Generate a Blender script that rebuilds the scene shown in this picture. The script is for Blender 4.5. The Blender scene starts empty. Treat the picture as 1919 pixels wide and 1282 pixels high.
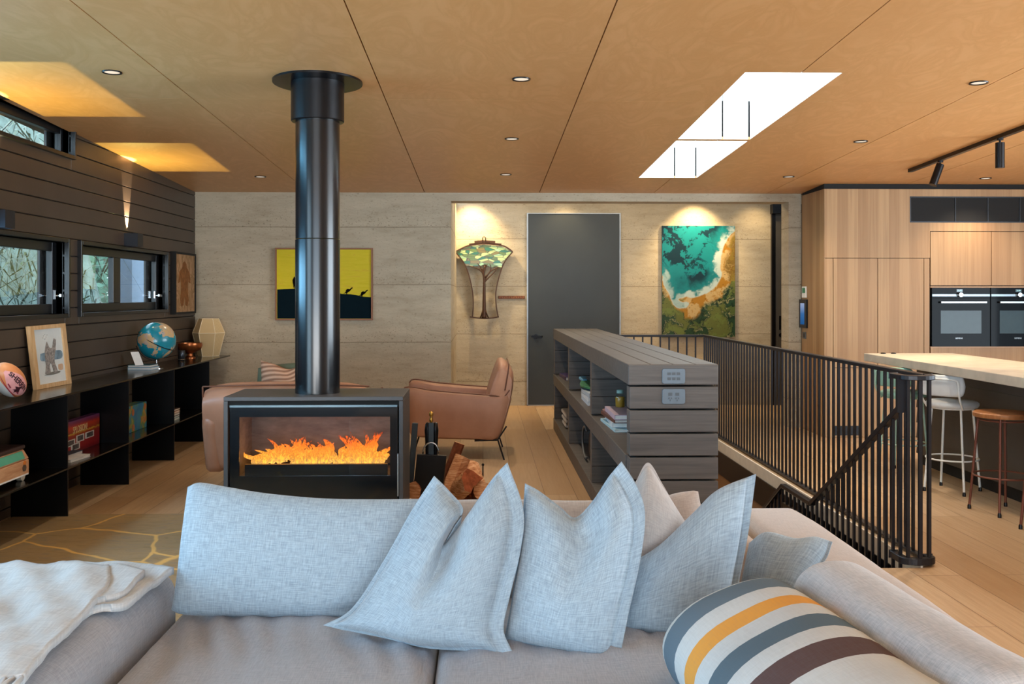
import bpy, math, random
from mathutils import Vector, Matrix, noise
random.seed(7)
SC = bpy.context.scene
COL = SC.collection
PI = math.pi
R = math.radians

# ------------------------------------------------------------------ camera
F = 1919 * 35 / 36
PSI = R(1.67)
CX, CY, H = 959.5, 553.0, 1.42
cam_d = bpy.data.cameras.new('camera'); cam = bpy.data.objects.new('camera', cam_d); COL.objects.link(cam)
cam_d.lens = 35; cam_d.sensor_width = 36; cam_d.sensor_fit = 'HORIZONTAL'
cam_d.shift_y = -(641 - CY) / 1919
cam_d.clip_start = .05; cam_d.clip_end = 200
cam.location = (0, 0, H); cam.rotation_euler = (R(90), 0, -PSI)
SC.camera = cam

# ------------------------------------------------------------------ view, world, daylight
SC.view_settings.view_transform = 'Standard'; SC.view_settings.look = 'None'
SC.view_settings.exposure = 0.45; SC.view_settings.gamma = 1.0; SC.view_settings.use_curve_mapping = False
W = bpy.data.worlds.new('sky'); SC.world = W; W.use_nodes = True
bg = W.node_tree.nodes['Background']; bg.inputs[0].default_value = (.66, .84, 1.0, 1); bg.inputs[1].default_value = 4.5

def lamp(name, kind, loc, energy, color, rot=(0, 0, 0), **k):
    d = bpy.data.lights.new(name, kind); o = bpy.data.objects.new(name, d); COL.objects.link(o)
    o.location = loc; o.rotation_euler = rot; d.energy = energy; d.color = color
    for a, v in k.items(): setattr(d, a, v)
    return o
def aim(o, target):
    o.rotation_euler = (Vector(target) - o.location).to_track_quat('-Z', 'Y').to_euler()
# daylight through the glazing behind the camera and through the kitchen side glazing, plus an added uplight
lamp('rear_daylight', 'AREA', (-.6, -3.85, 1.35), 62, (.30, .66, 1.0), (R(90), 0, 0), shape='RECTANGLE', size=5.2, size_y=2.2)
lamp('ceiling_fill', 'AREA', (-.6, -3.7, .5), 250, (1, .93, .85), (R(128), 0, 0), shape='RECTANGLE', size=5.2, size_y=.8)  # added unseen fill behind the camera, tilted up to brighten the ceiling
lamp('side_daylight', 'AREA', (-3.16, 2.5, 1.3), 42, (.45, .74, 1.0), (0, R(-90), 0), shape='RECTANGLE', size=2.2, size_y=2.4)
lamp('low_window_daylight', 'AREA', (-3.17, 5.25, 1.54), 46, (.25, .62, 1.0), (0, R(-90), 0), shape='RECTANGLE', size=.46, size_y=1.8)
lamp('high_window_daylight', 'AREA', (-3.17, 5.0, 2.53), 14, (.22, .62, 1.0), (0, R(-90), 0), shape='RECTANGLE', size=.10, size_y=1.9)
lamp('kitchen_daylight', 'AREA', (6.9, 4.2, 1.4), 240, (.80, .91, 1.0), (0, R(90), 0), shape='RECTANGLE', size=2.1, size_y=4.5)

# ------------------------------------------------------------------ pixel -> place
_c, _s = math.cos(PSI), math.sin(PSI)
def ray(px, py):
    x = (px - CX) / F; z = -(py - CY) / F
    return Vector((x * _c + _s, -x * _s + _c, z))
def onZ(px, py, z):
    r = ray(px, py); t = (z - H) / r.z; return Vector((r.x * t, r.y * t, z))
def onY(px, py, Y):
    r = ray(px, py); t = Y / r.y; return Vector((r.x * t, Y, H + r.z * t))
def onX(px, py, X):
    r = ray(px, py); t = X / r.x; return Vector((X, r.y * t, H + r.z * t))
def onPlane(px, py, O, N):
    r = ray(px, py); C = Vector((0, 0, H)); return C + r * ((O - C).dot(N) / r.dot(N))
def ceil_z(Y): return 2.507 + .037 * (10.55 - Y)
def onCeil(px, py):
    r = ray(px, py); t = (2.507 + .037 * 10.55 - H) / (r.z + .037 * r.y); return Vector((r.x * t, r.y * t, H + r.z * t))

# ------------------------------------------------------------------ materials
def lin(h):
    v = [int(h[i:i + 2], 16) / 255 for i in (0, 2, 4)]
    return tuple((c / 12.92 if c <= .04045 else ((c + .055) / 1.055) ** 2.4) for c in v) + (1,)
class N:
    def __init__(s, name):
        s.m = bpy.data.materials.new(name); s.m.use_nodes = True; s.t = s.m.node_tree; s.n = s.t.nodes
        s.p = s.n['Principled BSDF']; s.out = s.n['Material Output']
    def add(s, k, **kw):
        n = s.n.new(k)
        for a, v in kw.items(): setattr(n, a, v)
        return n
    def link(s, a, b): s.t.links.new(a, b)
    def coord(s, scale=(1, 1, 1), kind='Object', rot=(0, 0, 0)):
        c = s.add('ShaderNodeTexCoord'); m = s.add('ShaderNodeMapping'); m.inputs['Scale'].default_value = scale; m.inputs['Rotation'].default_value = rot
        s.link(c.outputs[kind], m.inputs[0]); return m.outputs[0]
    def noise(s, vec, scale, detail=4, rough=.55, dist=0):
        n = s.add('ShaderNodeTexNoise'); n.inputs['Scale'].default_value = scale; n.inputs['Detail'].default_value = detail
        n.inputs['Roughness'].default_value = rough; n.inputs['Distortion'].default_value = dist
        s.link(vec, n.inputs['Vector']); return n.outputs['Fac']
    def ramp(s, fac, stops, interp='LINEAR'):
        r = s.add('ShaderNodeValToRGB'); cr = r.color_ramp; cr.interpolation = interp
        while len(cr.elements) < len(stops): cr.elements.new(.5)
        for e, (p, c) in zip(cr.elements, stops): e.position = p; e.color = c if len(c) == 4 else tuple(c) + (1,)
        s.link(fac, r.inputs[0]); return r.outputs[0]
    def mix(s, fac, a, b, mode='MIX'):
        n = s.add('ShaderNodeMix', data_type='RGBA', blend_type=mode)
        for sock, v in ((n.inputs[0], fac), (n.inputs[6], a), (n.inputs[7], b)):
            if hasattr(v, 'is_linked'): s.link(v, sock)
            else: sock.default_value = v
        return n.outputs[2]
    def math(s, op, a, b=0):
        n = s.add('ShaderNodeMath', operation=op)
        for sock, v in ((n.inputs[0], a), (n.inputs[1], b)):
            if hasattr(v, 'is_linked'): s.link(v, sock)
            else: sock.default_value = v
        return n.outputs[0]
    def bump(s, h, strength=.2, dist=.01):
        b = s.add('ShaderNodeBump'); b.inputs['Strength'].default_value = strength; b.inputs['Distance'].default_value = dist
        s.link(h, b.inputs['Height']); s.link(b.outputs[0], s.p.inputs['Normal'])
    def base(s, c):
        if hasattr(c, 'is_linked'): s.link(c, s.p.inputs['Base Color'])
        else: s.p.inputs['Base Color'].default_value = c
    def set(s, rough=.5, metal=0, spec=.5, **k):
        s.p.inputs['Roughness'].default_value = rough; s.p.inputs['Metallic'].default_value = metal
        s.p.inputs['Specular IOR Level'].default_value = spec
        for a, v in k.items(): s.p.inputs[a.replace('_', ' ')].default_value = v
        return s.m
def plain(name, hexc, rough=.5, metal=0, spec=.5, vary=.06, scale=14, **k):
    b = N(name); c = lin(hexc); v = b.noise(b.coord(), scale, 3)
    lo = tuple(x * (1 - vary) for x in c[:3]) + (1,); hi = tuple(min(1, x * (1 + vary)) for x in c[:3]) + (1,)
    b.base(b.ramp(v, [(.3, lo), (.7, hi)])); return b.set(rough, metal, spec, **k)
def emit(name, c, s):
    b = N(name); e = b.add('ShaderNodeEmission'); e.inputs[0].default_value = c if len(c) == 4 else tuple(c) + (1,); e.inputs[1].default_value = s
    b.link(e.outputs[0], b.out.inputs[0]); return b.m
def glassy(name, tint=(1, 1, 1, 1), ior=1.5, rough=.0):
    b = N(name); lw = b.add('ShaderNodeLayerWeight'); lw.inputs[0].default_value = .5
    fr = b.add('ShaderNodeMath', operation='MULTIPLY_ADD'); b.link(b.math('POWER', lw.outputs['Facing'], 5), fr.inputs[0]); fr.inputs[1].default_value = .95; fr.inputs[2].default_value = .05
    t = b.add('ShaderNodeBsdfTransparent'); t.inputs[0].default_value = tint
    g = b.add('ShaderNodeBsdfGlossy'); g.inputs['Roughness'].default_value = rough
    mx = b.add('ShaderNodeMixShader'); b.link(fr.outputs[0], mx.inputs[0]); b.link(t.outputs[0], mx.inputs[1]); b.link(g.outputs[0], mx.inputs[2])
    b.link(mx.outputs[0], b.out.inputs[0]); return b.m
def attr_mat(name, rough=.6):
    b = N(name); a = b.add('ShaderNodeAttribute'); a.attribute_name = 'Col'; b.base(a.outputs['Color']); return b.set(rough, 0, .3)

M = {}
def mk():
    # plywood ceiling
    b = N('ceiling_plywood'); co = b.coord((1, 1, 1)); big = b.noise(b.coord((1.6, .7, 1)), 1.7, 3, .5, .6)
    fig = b.noise(b.coord((1.9, .75, 1)), 1.9, 4, .55, 2.6); fine = b.noise(b.coord((5, 60, 1)), 3.0, 4, .6, .2)
    c = b.mix(big, lin('D3A06A'), lin('DBAA75')); c = b.mix(b.ramp(fig, [(.34, (0, 0, 0)), (.5, (.34, .34, .34)), (.64, (0, 0, 0))]), c, lin('B98448'))
    c = b.mix(b.math('MULTIPLY', fine, .22), c, lin('BA8A50')); b.base(c); M['ply'] = b.set(.42, 0, .35)
    # floor boards
    b = N('floor_oak'); br = b.add('ShaderNodeTexBrick'); b.link(b.coord((1, 1, 1), rot=(0, 0, R(90))), br.inputs[0])
    br.inputs['Scale'].default_value = 1; br.inputs['Brick Width'].default_value = 2.1; br.inputs['Row Height'].default_value = .22; br.inputs['Mortar Size'].default_value = .0018
    br.offset = .37; br.inputs['Color1'].default_value = (0, 0, 0, 1); br.inputs['Color2'].default_value = (1, 1, 1, 1); br.inputs['Mortar'].default_value = (.5, .5, .5, 1)
    tone = b.mix(br.outputs['Color'], lin('A88966'), lin('C0A584')); g = b.noise(b.coord((16, .9, 1)), 2.4, 6, .6, .8); kn = b.noise(b.coord((3.2, 1.1, 1)), 2.0, 2, .4, .3)
    c = b.mix(b.ramp(g, [(.38, (0, 0, 0)), (.7, (.5, .5, .5))]), tone, lin('97754F')); c = b.mix(b.ramp(kn, [(.76, (0, 0, 0)), (.84, (.7, .7, .7))]), c, lin('765032'))
    c = b.mix(br.outputs['Fac'], c, lin('5E4127')); b.base(c); M['floor'] = b.set(.36, 0, .45)
    # crazy paved slate
    b = N('hearth_slate'); co = b.coord((1, 1, 1)); wv = b.add('ShaderNodeTexNoise'); wv.inputs['Scale'].default_value = 3.5; b.link(co, wv.inputs[0])
    ad = b.mix(.09, co, wv.outputs['Color']); v = b.add('ShaderNodeTexVoronoi', feature='DISTANCE_TO_EDGE'); v.inputs['Scale'].default_value = 1.55; b.link(ad, v.inputs[0])
    st = b.ramp(b.noise(b.coord((1, 3, 1)), 7, 6, .65, .6), [(.3, lin('82704F')), (.5, lin('9C8460')), (.72, lin('7E7565'))])
    c = b.mix(b.ramp(v.outputs[0], [(.008, (1, 1, 1)), (.02, (0, 0, 0))]), st, lin('D8AE66')); b.base(c); b.bump(v.outputs[0], .25, .01); M['slate'] = b.set(.5, 0, .4)
    # rammed earth
    b = N('rammed_earth'); co = b.coord((1, 1, 1)); la = b.noise(b.coord((.9, .9, 4)), 2.6, 7, .68, .15); sp = b.noise(b.coord((1, 1, 1.6)), 34, 3, .6)
    z = b.add('ShaderNodeSeparateXYZ'); b.link(co, z.inputs[0]); wob = b.math('MULTIPLY', b.noise(b.coord((1, 1, .3)), 1.4, 2), .02)
    fr = b.math('FRACT', b.math('DIVIDE', b.math('ADD', b.math('ADD', z.outputs[2], .295), wob), .61)); ln = b.ramp(fr, [(0, (1, 1, 1)), (.008, (.9, .9, .9)), (.02, (0, 0, 0)), (1, (0, 0, 0))])
    c = b.ramp(la, [(.25, lin('A3967F')), (.5, lin('B4A892')), (.75, lin('C0B49D'))]); c = b.mix(b.ramp(sp, [(.60, (0, 0, 0)), (.75, (.6, .6, .6))]), c, lin('7D7059'))
    pits = b.noise(b.coord((1, 1, 1.3)), 60, 2, .5); band = b.ramp(fr, [(0, (1, 1, 1)), (.25, (.4, .4, .4)), (.6, (0, 0, 0)), (1, (.3, .3, .3))])
    c = b.mix(b.math('MULTIPLY', b.ramp(pits, [(.62, (0, 0, 0)), (.7, (1, 1, 1))]), band), c, lin('6E6350'))
    c = b.mix(b.math('MULTIPLY', ln, .65), c, lin('6B5F4C')); b.base(c); b.bump(sp, .25, .01); M['earth'] = b.set(.9, 0, .15)
    # dark cladding
    M['clad'] = plain('dark_cladding', '463B32', .42, 0, .4, .12, 3); M['black_gap'] = plain('black_gap', '0C0B0A', .8)
    M['frame'] = plain('black_window_frame', '15171A', .35, 0, .5); M['pane'] = glassy('window_glass', (.93, .97, .97, 1))
    # sleeper timber (bookcase)
    for nm, ro in (('sleeper_y', (0, 0, R(90))), ('sleeper_x', (0, 0, 0))):
        b = N(nm); g = b.noise(b.coord((1.2, 26, 26), rot=ro), 2.0, 5, .6, .4); c = b.ramp(g, [(.25, lin('474545')), (.5, lin('555250')), (.75, lin('625E5B'))]); b.base(c); b.bump(g, .15, .004); M[nm] = b.set(.55, 0, .4)
    # kitchen oak, boards in z
    b = N('kitchen_oak'); g = b.noise(b.coord((22, 22, .55)), 1.6, 6, .62, .5); x = b.add('ShaderNodeSeparateXYZ'); b.link(b.coord(), x.inputs[0])
    wn = b.add('ShaderNodeTexWhiteNoise', noise_dimensions='1D'); b.link(b.math('FLOOR', b.math('DIVIDE', b.math('ADD', x.outputs[0], x.outputs[1]), .104)), wn.inputs['W'])
    c = b.mix(wn.outputs[0], lin('9C7852'), lin('B08D64')); c = b.mix(b.ramp(g, [(.42, (0, 0, 0)), (.75, (.5, .5, .5))]), c, lin('7F5D3A')); b.base(c); M['oak'] = b.set(.45, 0, .3)
    M['steel'] = plain('black_steel', '17171A', .3, .5, .5); M['bars'] = plain('balustrade_steel', '1B1D24', .38, .3, .5)
    M['shelf'] = plain('black_steel_shelf', '15130F', .16, .35, .6, .1, 5); M['shelf_side'] = plain('black_steel_panel', '101012', .32, .3, .4)
    # linen
    def linen(nm, h1, h2, s=1.0):
        b = N(nm); u = b.coord((1, 1, 1), 'UV'); a = b.add('ShaderNodeMapping'); a.inputs['Scale'].default_value = (330 * s, 26 * s, 1); b.link(u, a.inputs[0])
        d = b.add('ShaderNodeMapping'); d.inputs['Scale'].default_value = (26 * s, 330 * s, 1); b.link(u, d.inputs[0])
        w1 = b.noise(a.outputs[0], 1.0, 3, .6); w2 = b.noise(d.outputs[0], 1.0, 3, .6); w = b.math('ADD', b.math('MULTIPLY', w1, .5), b.math('MULTIPLY', w2, .5))
        big = b.noise(b.coord((1, 1, 1)), 5, 3)
        c = b.ramp(w, [(.38, lin(h1)), (.62, lin(h2))]); c = b.mix(b.math('MULTIPLY', big, .25), c, lin(h2)); b.base(c); b.bump(w, .25, .003)
        return b.set(.95, 0, .1, Sheen_Weight=.25)
    M['linen_blue'] = linen('linen_pale_blue', '788C9D', '9FB5C5'); M['linen_grey'] = linen('linen_grey', '9C9A99', 'B5B2B0'); M['linen_beige'] = linen('linen_beige', 'A29A94', 'B9B0AA')
    M['linen_pale'] = linen('linen_pale', '9EA5AD', 'C0C4C9'); M['linen_sofa'] = linen('linen_sofa', '87909B', 'A2AAB5', .8); M['wool'] = linen('wool_throw', 'A9B2B9', 'C6CED3', .5)
    # leather
    b = N('tan_leather'); g = b.noise(b.coord(), 60, 4); c = b.ramp(b.noise(b.coord(), 4, 4), [(.3, lin('9C6F56')), (.7, lin('B0836A'))]); b.base(c); b.bump(g, .1, .003); M['leather'] = b.set(.42, 0, .45)
    M['piping'] = plain('leather_piping', '6E4632', .5)
    M['white_paint'] = plain('white_paint', 'F4F5F2', .6); M['door'] = plain('dark_door', '353A3B', .45, 0, .4, .08, 2); M['alu'] = plain('aluminium', '9A9FA2', .4, .8)
    M['concrete_top'] = plain('bench_stone', 'B4ADA0', .5, 0, .4, .12, 9)
    M['copper'] = plain('copper', 'B0673A', .28, .8, .5, .25, 30); M['chrome'] = plain('chrome', 'C9CED2', .18, 1.0)
    M['paper'] = plain('white_paper', 'E6E6E2', .7); M['lens'] = emit('lamp_lens', (1, .84, .66), .75)
mk()

# ------------------------------------------------------------------ mesh builder
base = {}
class MB:
    def __init__(s): s.v = []; s.f = []; s.uv = None
    def _a(s, vs, fs):
        o = len(s.v); s.v += [Vector(p) for p in vs]; s.f += [tuple(i + o for i in f) for f in fs]; return s
    def box(s, x0, x1, y0, y1, z0, z1):
        return s._a([(x0, y0, z0), (x1, y0, z0), (x1, y1, z0), (x0, y1, z0), (x0, y0, z1), (x1, y0, z1), (x1, y1, z1), (x0, y1, z1)],
                    [(3, 2, 1, 0), (4, 5, 6, 7), (0, 1, 5, 4), (1, 2, 6, 5), (2, 3, 7, 6), (3, 0, 4, 7)])
    def hexa(s, lo, hi):   # two quads (same winding), lower and upper
        return s._a(list(lo) + list(hi), [(3, 2, 1, 0), (4, 5, 6, 7), (0, 1, 5, 4), (1, 2, 6, 5), (2, 3, 7, 6), (3, 0, 4, 7)])
    def bar(s, p, q, w, h, up=(0, 0, 1)):
        p = Vector(p); q = Vector(q); d = (q - p).normalized(); up = Vector(up)
        if abs(d.dot(up)) > .98: up = Vector((0, 1, 0))
        a = d.cross(up).normalized() * w / 2; b = a.cross(d).normalized() * h / 2
        return s.hexa([p - a - b, p + a - b, p + a + b, p - a + b], [q - a - b, q + a - b, q + a + b, q - a + b])
    def tube(s, path, r, n=10, closed=False, cap=True):
        P = [Vector(p) for p in path]; m = len(P); rs = r if isinstance(r, (list, tuple)) else [r] * m; o = len(s.v); up = None
        for i in range(m):
            if closed: t = P[(i + 1) % m] - P[i - 1]
            else: t = P[min(i + 1, m - 1)] - P[max(i - 1, 0)]
            t.normalize()
            if up is None: up = t.orthogonal().normalized()
            else:
                up = up - t * up.dot(t)
                up = up.normalized() if up.length > 1e-6 else t.orthogonal().normalized()
            w = t.cross(up)
            for k in range(n):
                a = 2 * PI * k / n; s.v.append(P[i] + (up * math.cos(a) + w * math.sin(a)) * rs[i])
        for i in range(m if closed else m - 1):
            j = (i + 1) % m
            for k in range(n):
                l = (k + 1) % n; s.f.append((o + i * n + k, o + i * n + l, o + j * n + l, o + j * n + k))
        if cap and not closed:
            s.f.append(tuple(o + k for k in reversed(range(n)))); s.f.append(tuple(o + (m - 1) * n + k for k in range(n)))
        return s
    def cyl(s, p, q, r, r2=None, n=16): return s.tube([p, q], [r, r if r2 is None else r2], n)
    def lathe(s, prof, c, n=32, axis=None):
        o = len(s.v); c = Vector(c); m = len(prof)
        for (r, z) in prof:
            for k in range(n):
                a = 2 * PI * k / n; s.v.append(c + Vector((r * math.cos(a), r * math.sin(a), z)))
        for i in range(m - 1):
            for k in range(n):
                l = (k + 1) % n; s.f.append((o + i * n + k, o + i * n + l, o + (i + 1) * n + l, o + (i + 1) * n + k))
        s.f.append(tuple(o + k for k in reversed(range(n)))); s.f.append(tuple(o + (m - 1) * n + k for k in range(n))); return s
    def prism(s, poly, fn, d0, d1):
        m = len(poly); o = len(s.v)
        s.v += [Vector(fn(a, b, d0)) for a, b in poly] + [Vector(fn(a, b, d1)) for a, b in poly]
        s.f.append(tuple(o + i for i in reversed(range(m)))); s.f.append(tuple(o + m + i for i in range(m)))
        for i in range(m): j = (i + 1) % m; s.f.append((o + i, o + j, o + m + j, o + m + i))
        return s
    def grid(s, rows, closed=False):
        o = len(s.v); nr = len(rows); nc = len(rows[0])
        for r in rows: s.v += [Vector(p) for p in r]
        for i in range(nr - 1):
            for j in range(nc if closed else nc - 1):
                k = (j + 1) % nc; s.f.append((o + i * nc + j, o + i * nc + k, o + (i + 1) * nc + k, o + (i + 1) * nc + j))
        return s
    def soft(s, x0, x1, y0, y1, z0, z1, r=.05, n=14, crown=.0, fn=None, nx=None, ny=None):
        """rounded, slightly crowned box"""
        c = Vector(((x0 + x1) / 2, (y0 + y1) / 2, (z0 + z1) / 2)); h = Vector(((x1 - x0) / 2, (y1 - y0) / 2, (z1 - z0) / 2))
        r = min(r, h.x, h.y, h.z) * .999
        nn = [nx or n, ny or n, max(6, n // 2)]
        def T(i, m):
            t = -1 + 2 * i / m; return math.copysign(1 - (1 - abs(t)) ** 1.5, t)
        for ax in range(3):
            for sg in (-1, 1):
                u, w = (ax + 1) % 3, (ax + 2) % 3; rows = []
                for i in range(nn[u] + 1):
                    row = []
                    for j in range(nn[w] + 1):
                        p = [0, 0, 0]; p[ax] = sg * h[ax]; p[u] = T(i, nn[u]) * h[u]; p[w] = T(j, nn[w]) * h[w]; p = Vector(p)
                        q = Vector([max(-(h[k] - r), min(h[k] - r, p[k])) for k in range(3)]); d = p - q
                        if d.length > 1e-9: p = q + d.normalized() * r
                        if crown:
                            e = (1 - (p.x / h.x) ** 2) * (1 - (p.y / h.y) ** 2)
                            if p.z > 0: p.z += crown * max(0, e) * p.z / h.z
                        p = p + c
                        if fn: p = Vector(fn(p))
                        row.append(p)
                    rows.append(row if sg > 0 else row[::-1])
                s.grid(rows)
        return s
    def text(s, body, size, fn, depth=.001, align='CENTER', res=3, bold=0):
        cu = bpy.data.curves.new('t', 'FONT'); cu.body = body; cu.size = size; cu.align_x = align; cu.align_y = 'CENTER'; cu.resolution_u = res; cu.extrude = depth; cu.offset = bold
        ob = bpy.data.objects.new('t', cu); COL.objects.link(ob); bpy.context.view_layer.update()
        me = bpy.data.meshes.new_from_object(ob.evaluated_get(bpy.context.evaluated_depsgraph_get()))
        s._a([fn(v.co.x, v.co.y, v.co.z) for v in me.vertices], [tuple(p.vertices) for p in me.polygons])
        bpy.data.objects.remove(ob); bpy.data.curves.remove(cu); bpy.data.meshes.remove(me); return s
    def build(s, name, mat, parent=None, smooth=None, bevel=0, seg=2, weld=False):
        off = base.get(parent.name, Vector((0, 0, 0))) if parent else Vector((0, 0, 0))
        me = bpy.data.meshes.new(name); me.from_pydata([tuple(v - off) for v in s.v], [], s.f)
        if weld:
            import bmesh
            bm = bmesh.new(); bm.from_mesh(me); bmesh.ops.remove_doubles(bm, verts=bm.verts, dist=1e-5); bmesh.ops.recalc_face_normals(bm, faces=bm.faces); bm.to_mesh(me); bm.free()
        for m_ in (mat if isinstance(mat, list) else [mat]): me.materials.append(m_)
        if smooth:
            for p in me.polygons: p.use_smooth = True
            if smooth is not True: me.set_sharp_from_angle(angle=R(smooth))
        me.update(); o = bpy.data.objects.new(name, me); COL.objects.link(o)
        if bevel:
            bv = o.modifiers.new('bevel', 'BEVEL'); bv.width = bevel; bv.segments = seg; bv.limit_method = 'ANGLE'; bv.angle_limit = R(40); bv.harden_normals = False
        if parent: o.parent = parent; base[o.name] = off
        return o
def boxuv(o, s=1.0):
    me = o.data; uv = me.uv_layers.new(name='UVMap')
    for p in me.polygons:
        n = p.normal; a = max(range(3), key=lambda i: abs(n[i])); u, w = [(1, 2), (0, 2), (0, 1)][a]
        for li in p.loop_indices:
            v = me.vertices[me.loops[li].vertex_index].co; uv.data[li].uv = (v[u] * s, v[w] * s)
    return o
def thing(name, label, cat, loc=(0, 0, 0), group=None, rotz=0):
    o = bpy.data.objects.new(name, None); COL.objects.link(o); o.location = loc; o.empty_display_size = .1; o.rotation_euler = (0, 0, rotz)
    base[o.name] = Vector(loc); o['label'] = label; o['category'] = cat
    if group: o['group'] = group
    return o
def tag(o, label, cat, group=None):
    o['label'] = label; o['category'] = cat
    if group: o['group'] = group
    return o
def struct(o, label=None, cat=None):
    o['kind'] = 'structure'
    if label: o['label'] = label
    if cat: o['category'] = cat
    return o
def dup(root, loc=None, label=None, group=None, rotz=None):
    r = root.copy(); COL.objects.link(r)
    if loc is not None: r.location = loc
    if rotz is not None: r.rotation_euler = (0, 0, rotz)
    if label: r['label'] = label
    if group: r['group'] = group
    for ch in list(root.children):
        c = ch.copy(); COL.objects.link(c); c.parent = r
        for g in ch.children:
            d = g.copy(); COL.objects.link(d); d.parent = c
    return r
def sub(rect, holes):
    rs = [rect]
    for (a0, a1, b0, b1) in holes:
        out = []
        for (x0, x1, y0, y1) in rs:
            if a1 <= x0 or a0 >= x1 or b1 <= y0 or b0 >= y1: out.append((x0, x1, y0, y1)); continue
            if a0 > x0: out.append((x0, a0, y0, y1))
            if a1 < x1: out.append((a1, x1, y0, y1))
            xa, xb = max(x0, a0), min(x1, a1)
            if b0 > y0: out.append((xa, xb, y0, b0))
            if b1 < y1: out.append((xa, xb, b1, y1))
        rs = out
    return rs
def cr(pts, n):
    """smooth curve through pts, n+1 samples, even in arc length"""
    P = [Vector(p) for p in pts]; Q = [P[0] * 2 - P[1]] + P + [P[-1] * 2 - P[-2]]; fine = []
    for i in range(1, len(Q) - 2):
        for k in range(16):
            t = k / 16; a, b, c, d = Q[i - 1], Q[i], Q[i + 1], Q[i + 2]
            fine.append(.5 * (2 * b + (c - a) * t + (2 * a - 5 * b + 4 * c - d) * t * t + (3 * b - a - 3 * c + d) * t ** 3))
    fine.append(P[-1]); L = [0]
    for i in range(1, len(fine)): L.append(L[-1] + (fine[i] - fine[i - 1]).length)
    out = []; j = 0
    for k in range(n + 1):
        t = L[-1] * k / n
        while j < len(L) - 2 and L[j + 1] < t: j += 1
        d = L[j + 1] - L[j]; out.append(fine[j].lerp(fine[j + 1], (t - L[j]) / d if d > 1e-9 else 0))
    return out

# ------------------------------------------------------------------ room shell
WX = -3.03; FY = 10.58; BY = 12.78; KX = 3.40; KY = 9.83; REAR = -4.0; RX = 7.2
VOID = (1.235, 2.29, 5.12, 10.45)
m = MB()
for r in sub((WX - .2, RX, REAR, BY), [VOID]): m.box(*r, -.06, 0)
struct(m.build('floor', M['floor']))
m = MB(); m.box(-3.0, .35, 3.3, 6.5, 0, .006); struct(m.build('trim_1', M['slate']), 'crazy-paved stone hearth floor with sandy joints beside the sofa', 'hearth floor')
# ceiling panels
SKY = [(1.492, 2.055, 5.63, 7.60), (1.492, 2.055, 7.665, 9.52)]
m = MB(); xs = [WX - .02] + [.598 + 1.217 * k for k in range(-2, 6)] + [RX]; ys = [REAR, -3.25, -.85, 1.55, 3.95, 6.35, 8.75, FY + .02]
for i in range(len(xs) - 1):
    for j in range(len(ys) - 1):
        for (a, b_, c, d) in sub((xs[i] + .0035, xs[i + 1] - .0035, ys[j] + .001, ys[j + 1] - .001), SKY):
            m.hexa([(a, c, ceil_z(c)), (b_, c, ceil_z(c)), (b_, d, ceil_z(d)), (a, d, ceil_z(d))], [(a, c, ceil_z(c) + .02), (b_, c, ceil_z(c) + .02), (b_, d, ceil_z(d) + .02), (a, d, ceil_z(d) + .02)])
ceiling = struct(m.build('ceiling', M['ply']))
m = MB()
for (a, b_, c, d) in sub((WX - .3, RX + .2, REAR - .2, FY + .26), [(a - .02, b_ + .02, c - .02, d + .02) for (a, b_, c, d) in SKY]):
    m.hexa([(a, c, ceil_z(c) + .025), (b_, c, ceil_z(c) + .025), (b_, d, ceil_z(d) + .025), (a, d, ceil_z(d) + .025)], [(a, c, ceil_z(c) + .3), (b_, c, ceil_z(c) + .3), (b_, d, ceil_z(d) + .3), (a, d, ceil_z(d) + .3)])
struct(m.build('roof_slab', M['black_gap']))
for i, (a, b_, c, d) in enumerate(SKY):
    a, b_, c, d = a + .004, b_ - .004, c + .004, d - .004
    m = MB(); h0, h1 = ceil_z(c) + .001, ceil_z(d) + .001; t = .012; top = 3.55
    lamp('skylight_daylight', 'AREA', ((a + b_) / 2, (c + d) / 2, top - .04), 24, (.86, .94, 1.0), (0, 0, 0), shape='RECTANGLE', size=b_ - a - .02, size_y=d - c - .02)
    m.hexa([(a - t, c, h0), (a, c, h0), (a, d, h1), (a - t, d, h1)], [(a - t, c, top), (a, c, top), (a, d, top), (a - t, d, top)])
    m.hexa([(b_, c, h0), (b_ + t, c, h0), (b_ + t, d, h1), (b_, d, h1)], [(b_, c, top), (b_ + t, c, top), (b_ + t, d, top), (b_, d, top)])
    m.box(a - t, b_ + t, c - t, c, h0 + .0005, top)
    xm = a + (b_ - a) * .62; m.box(a - t, xm - .007, d, d + t, h1, top); m.box(xm + .007, b_ - .014, d, d + t, h1, top)
    sh = struct(m.build('window_%d' % (5 + i), M['white_paint']), 'white skylight shaft in the plywood ceiling, %s one' % ('nearer' if i == 0 else 'farther'), 'skylight')
    MB().box(a, b_, c, d, top - .02, top).build('glass', M['pane'], sh)

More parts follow.
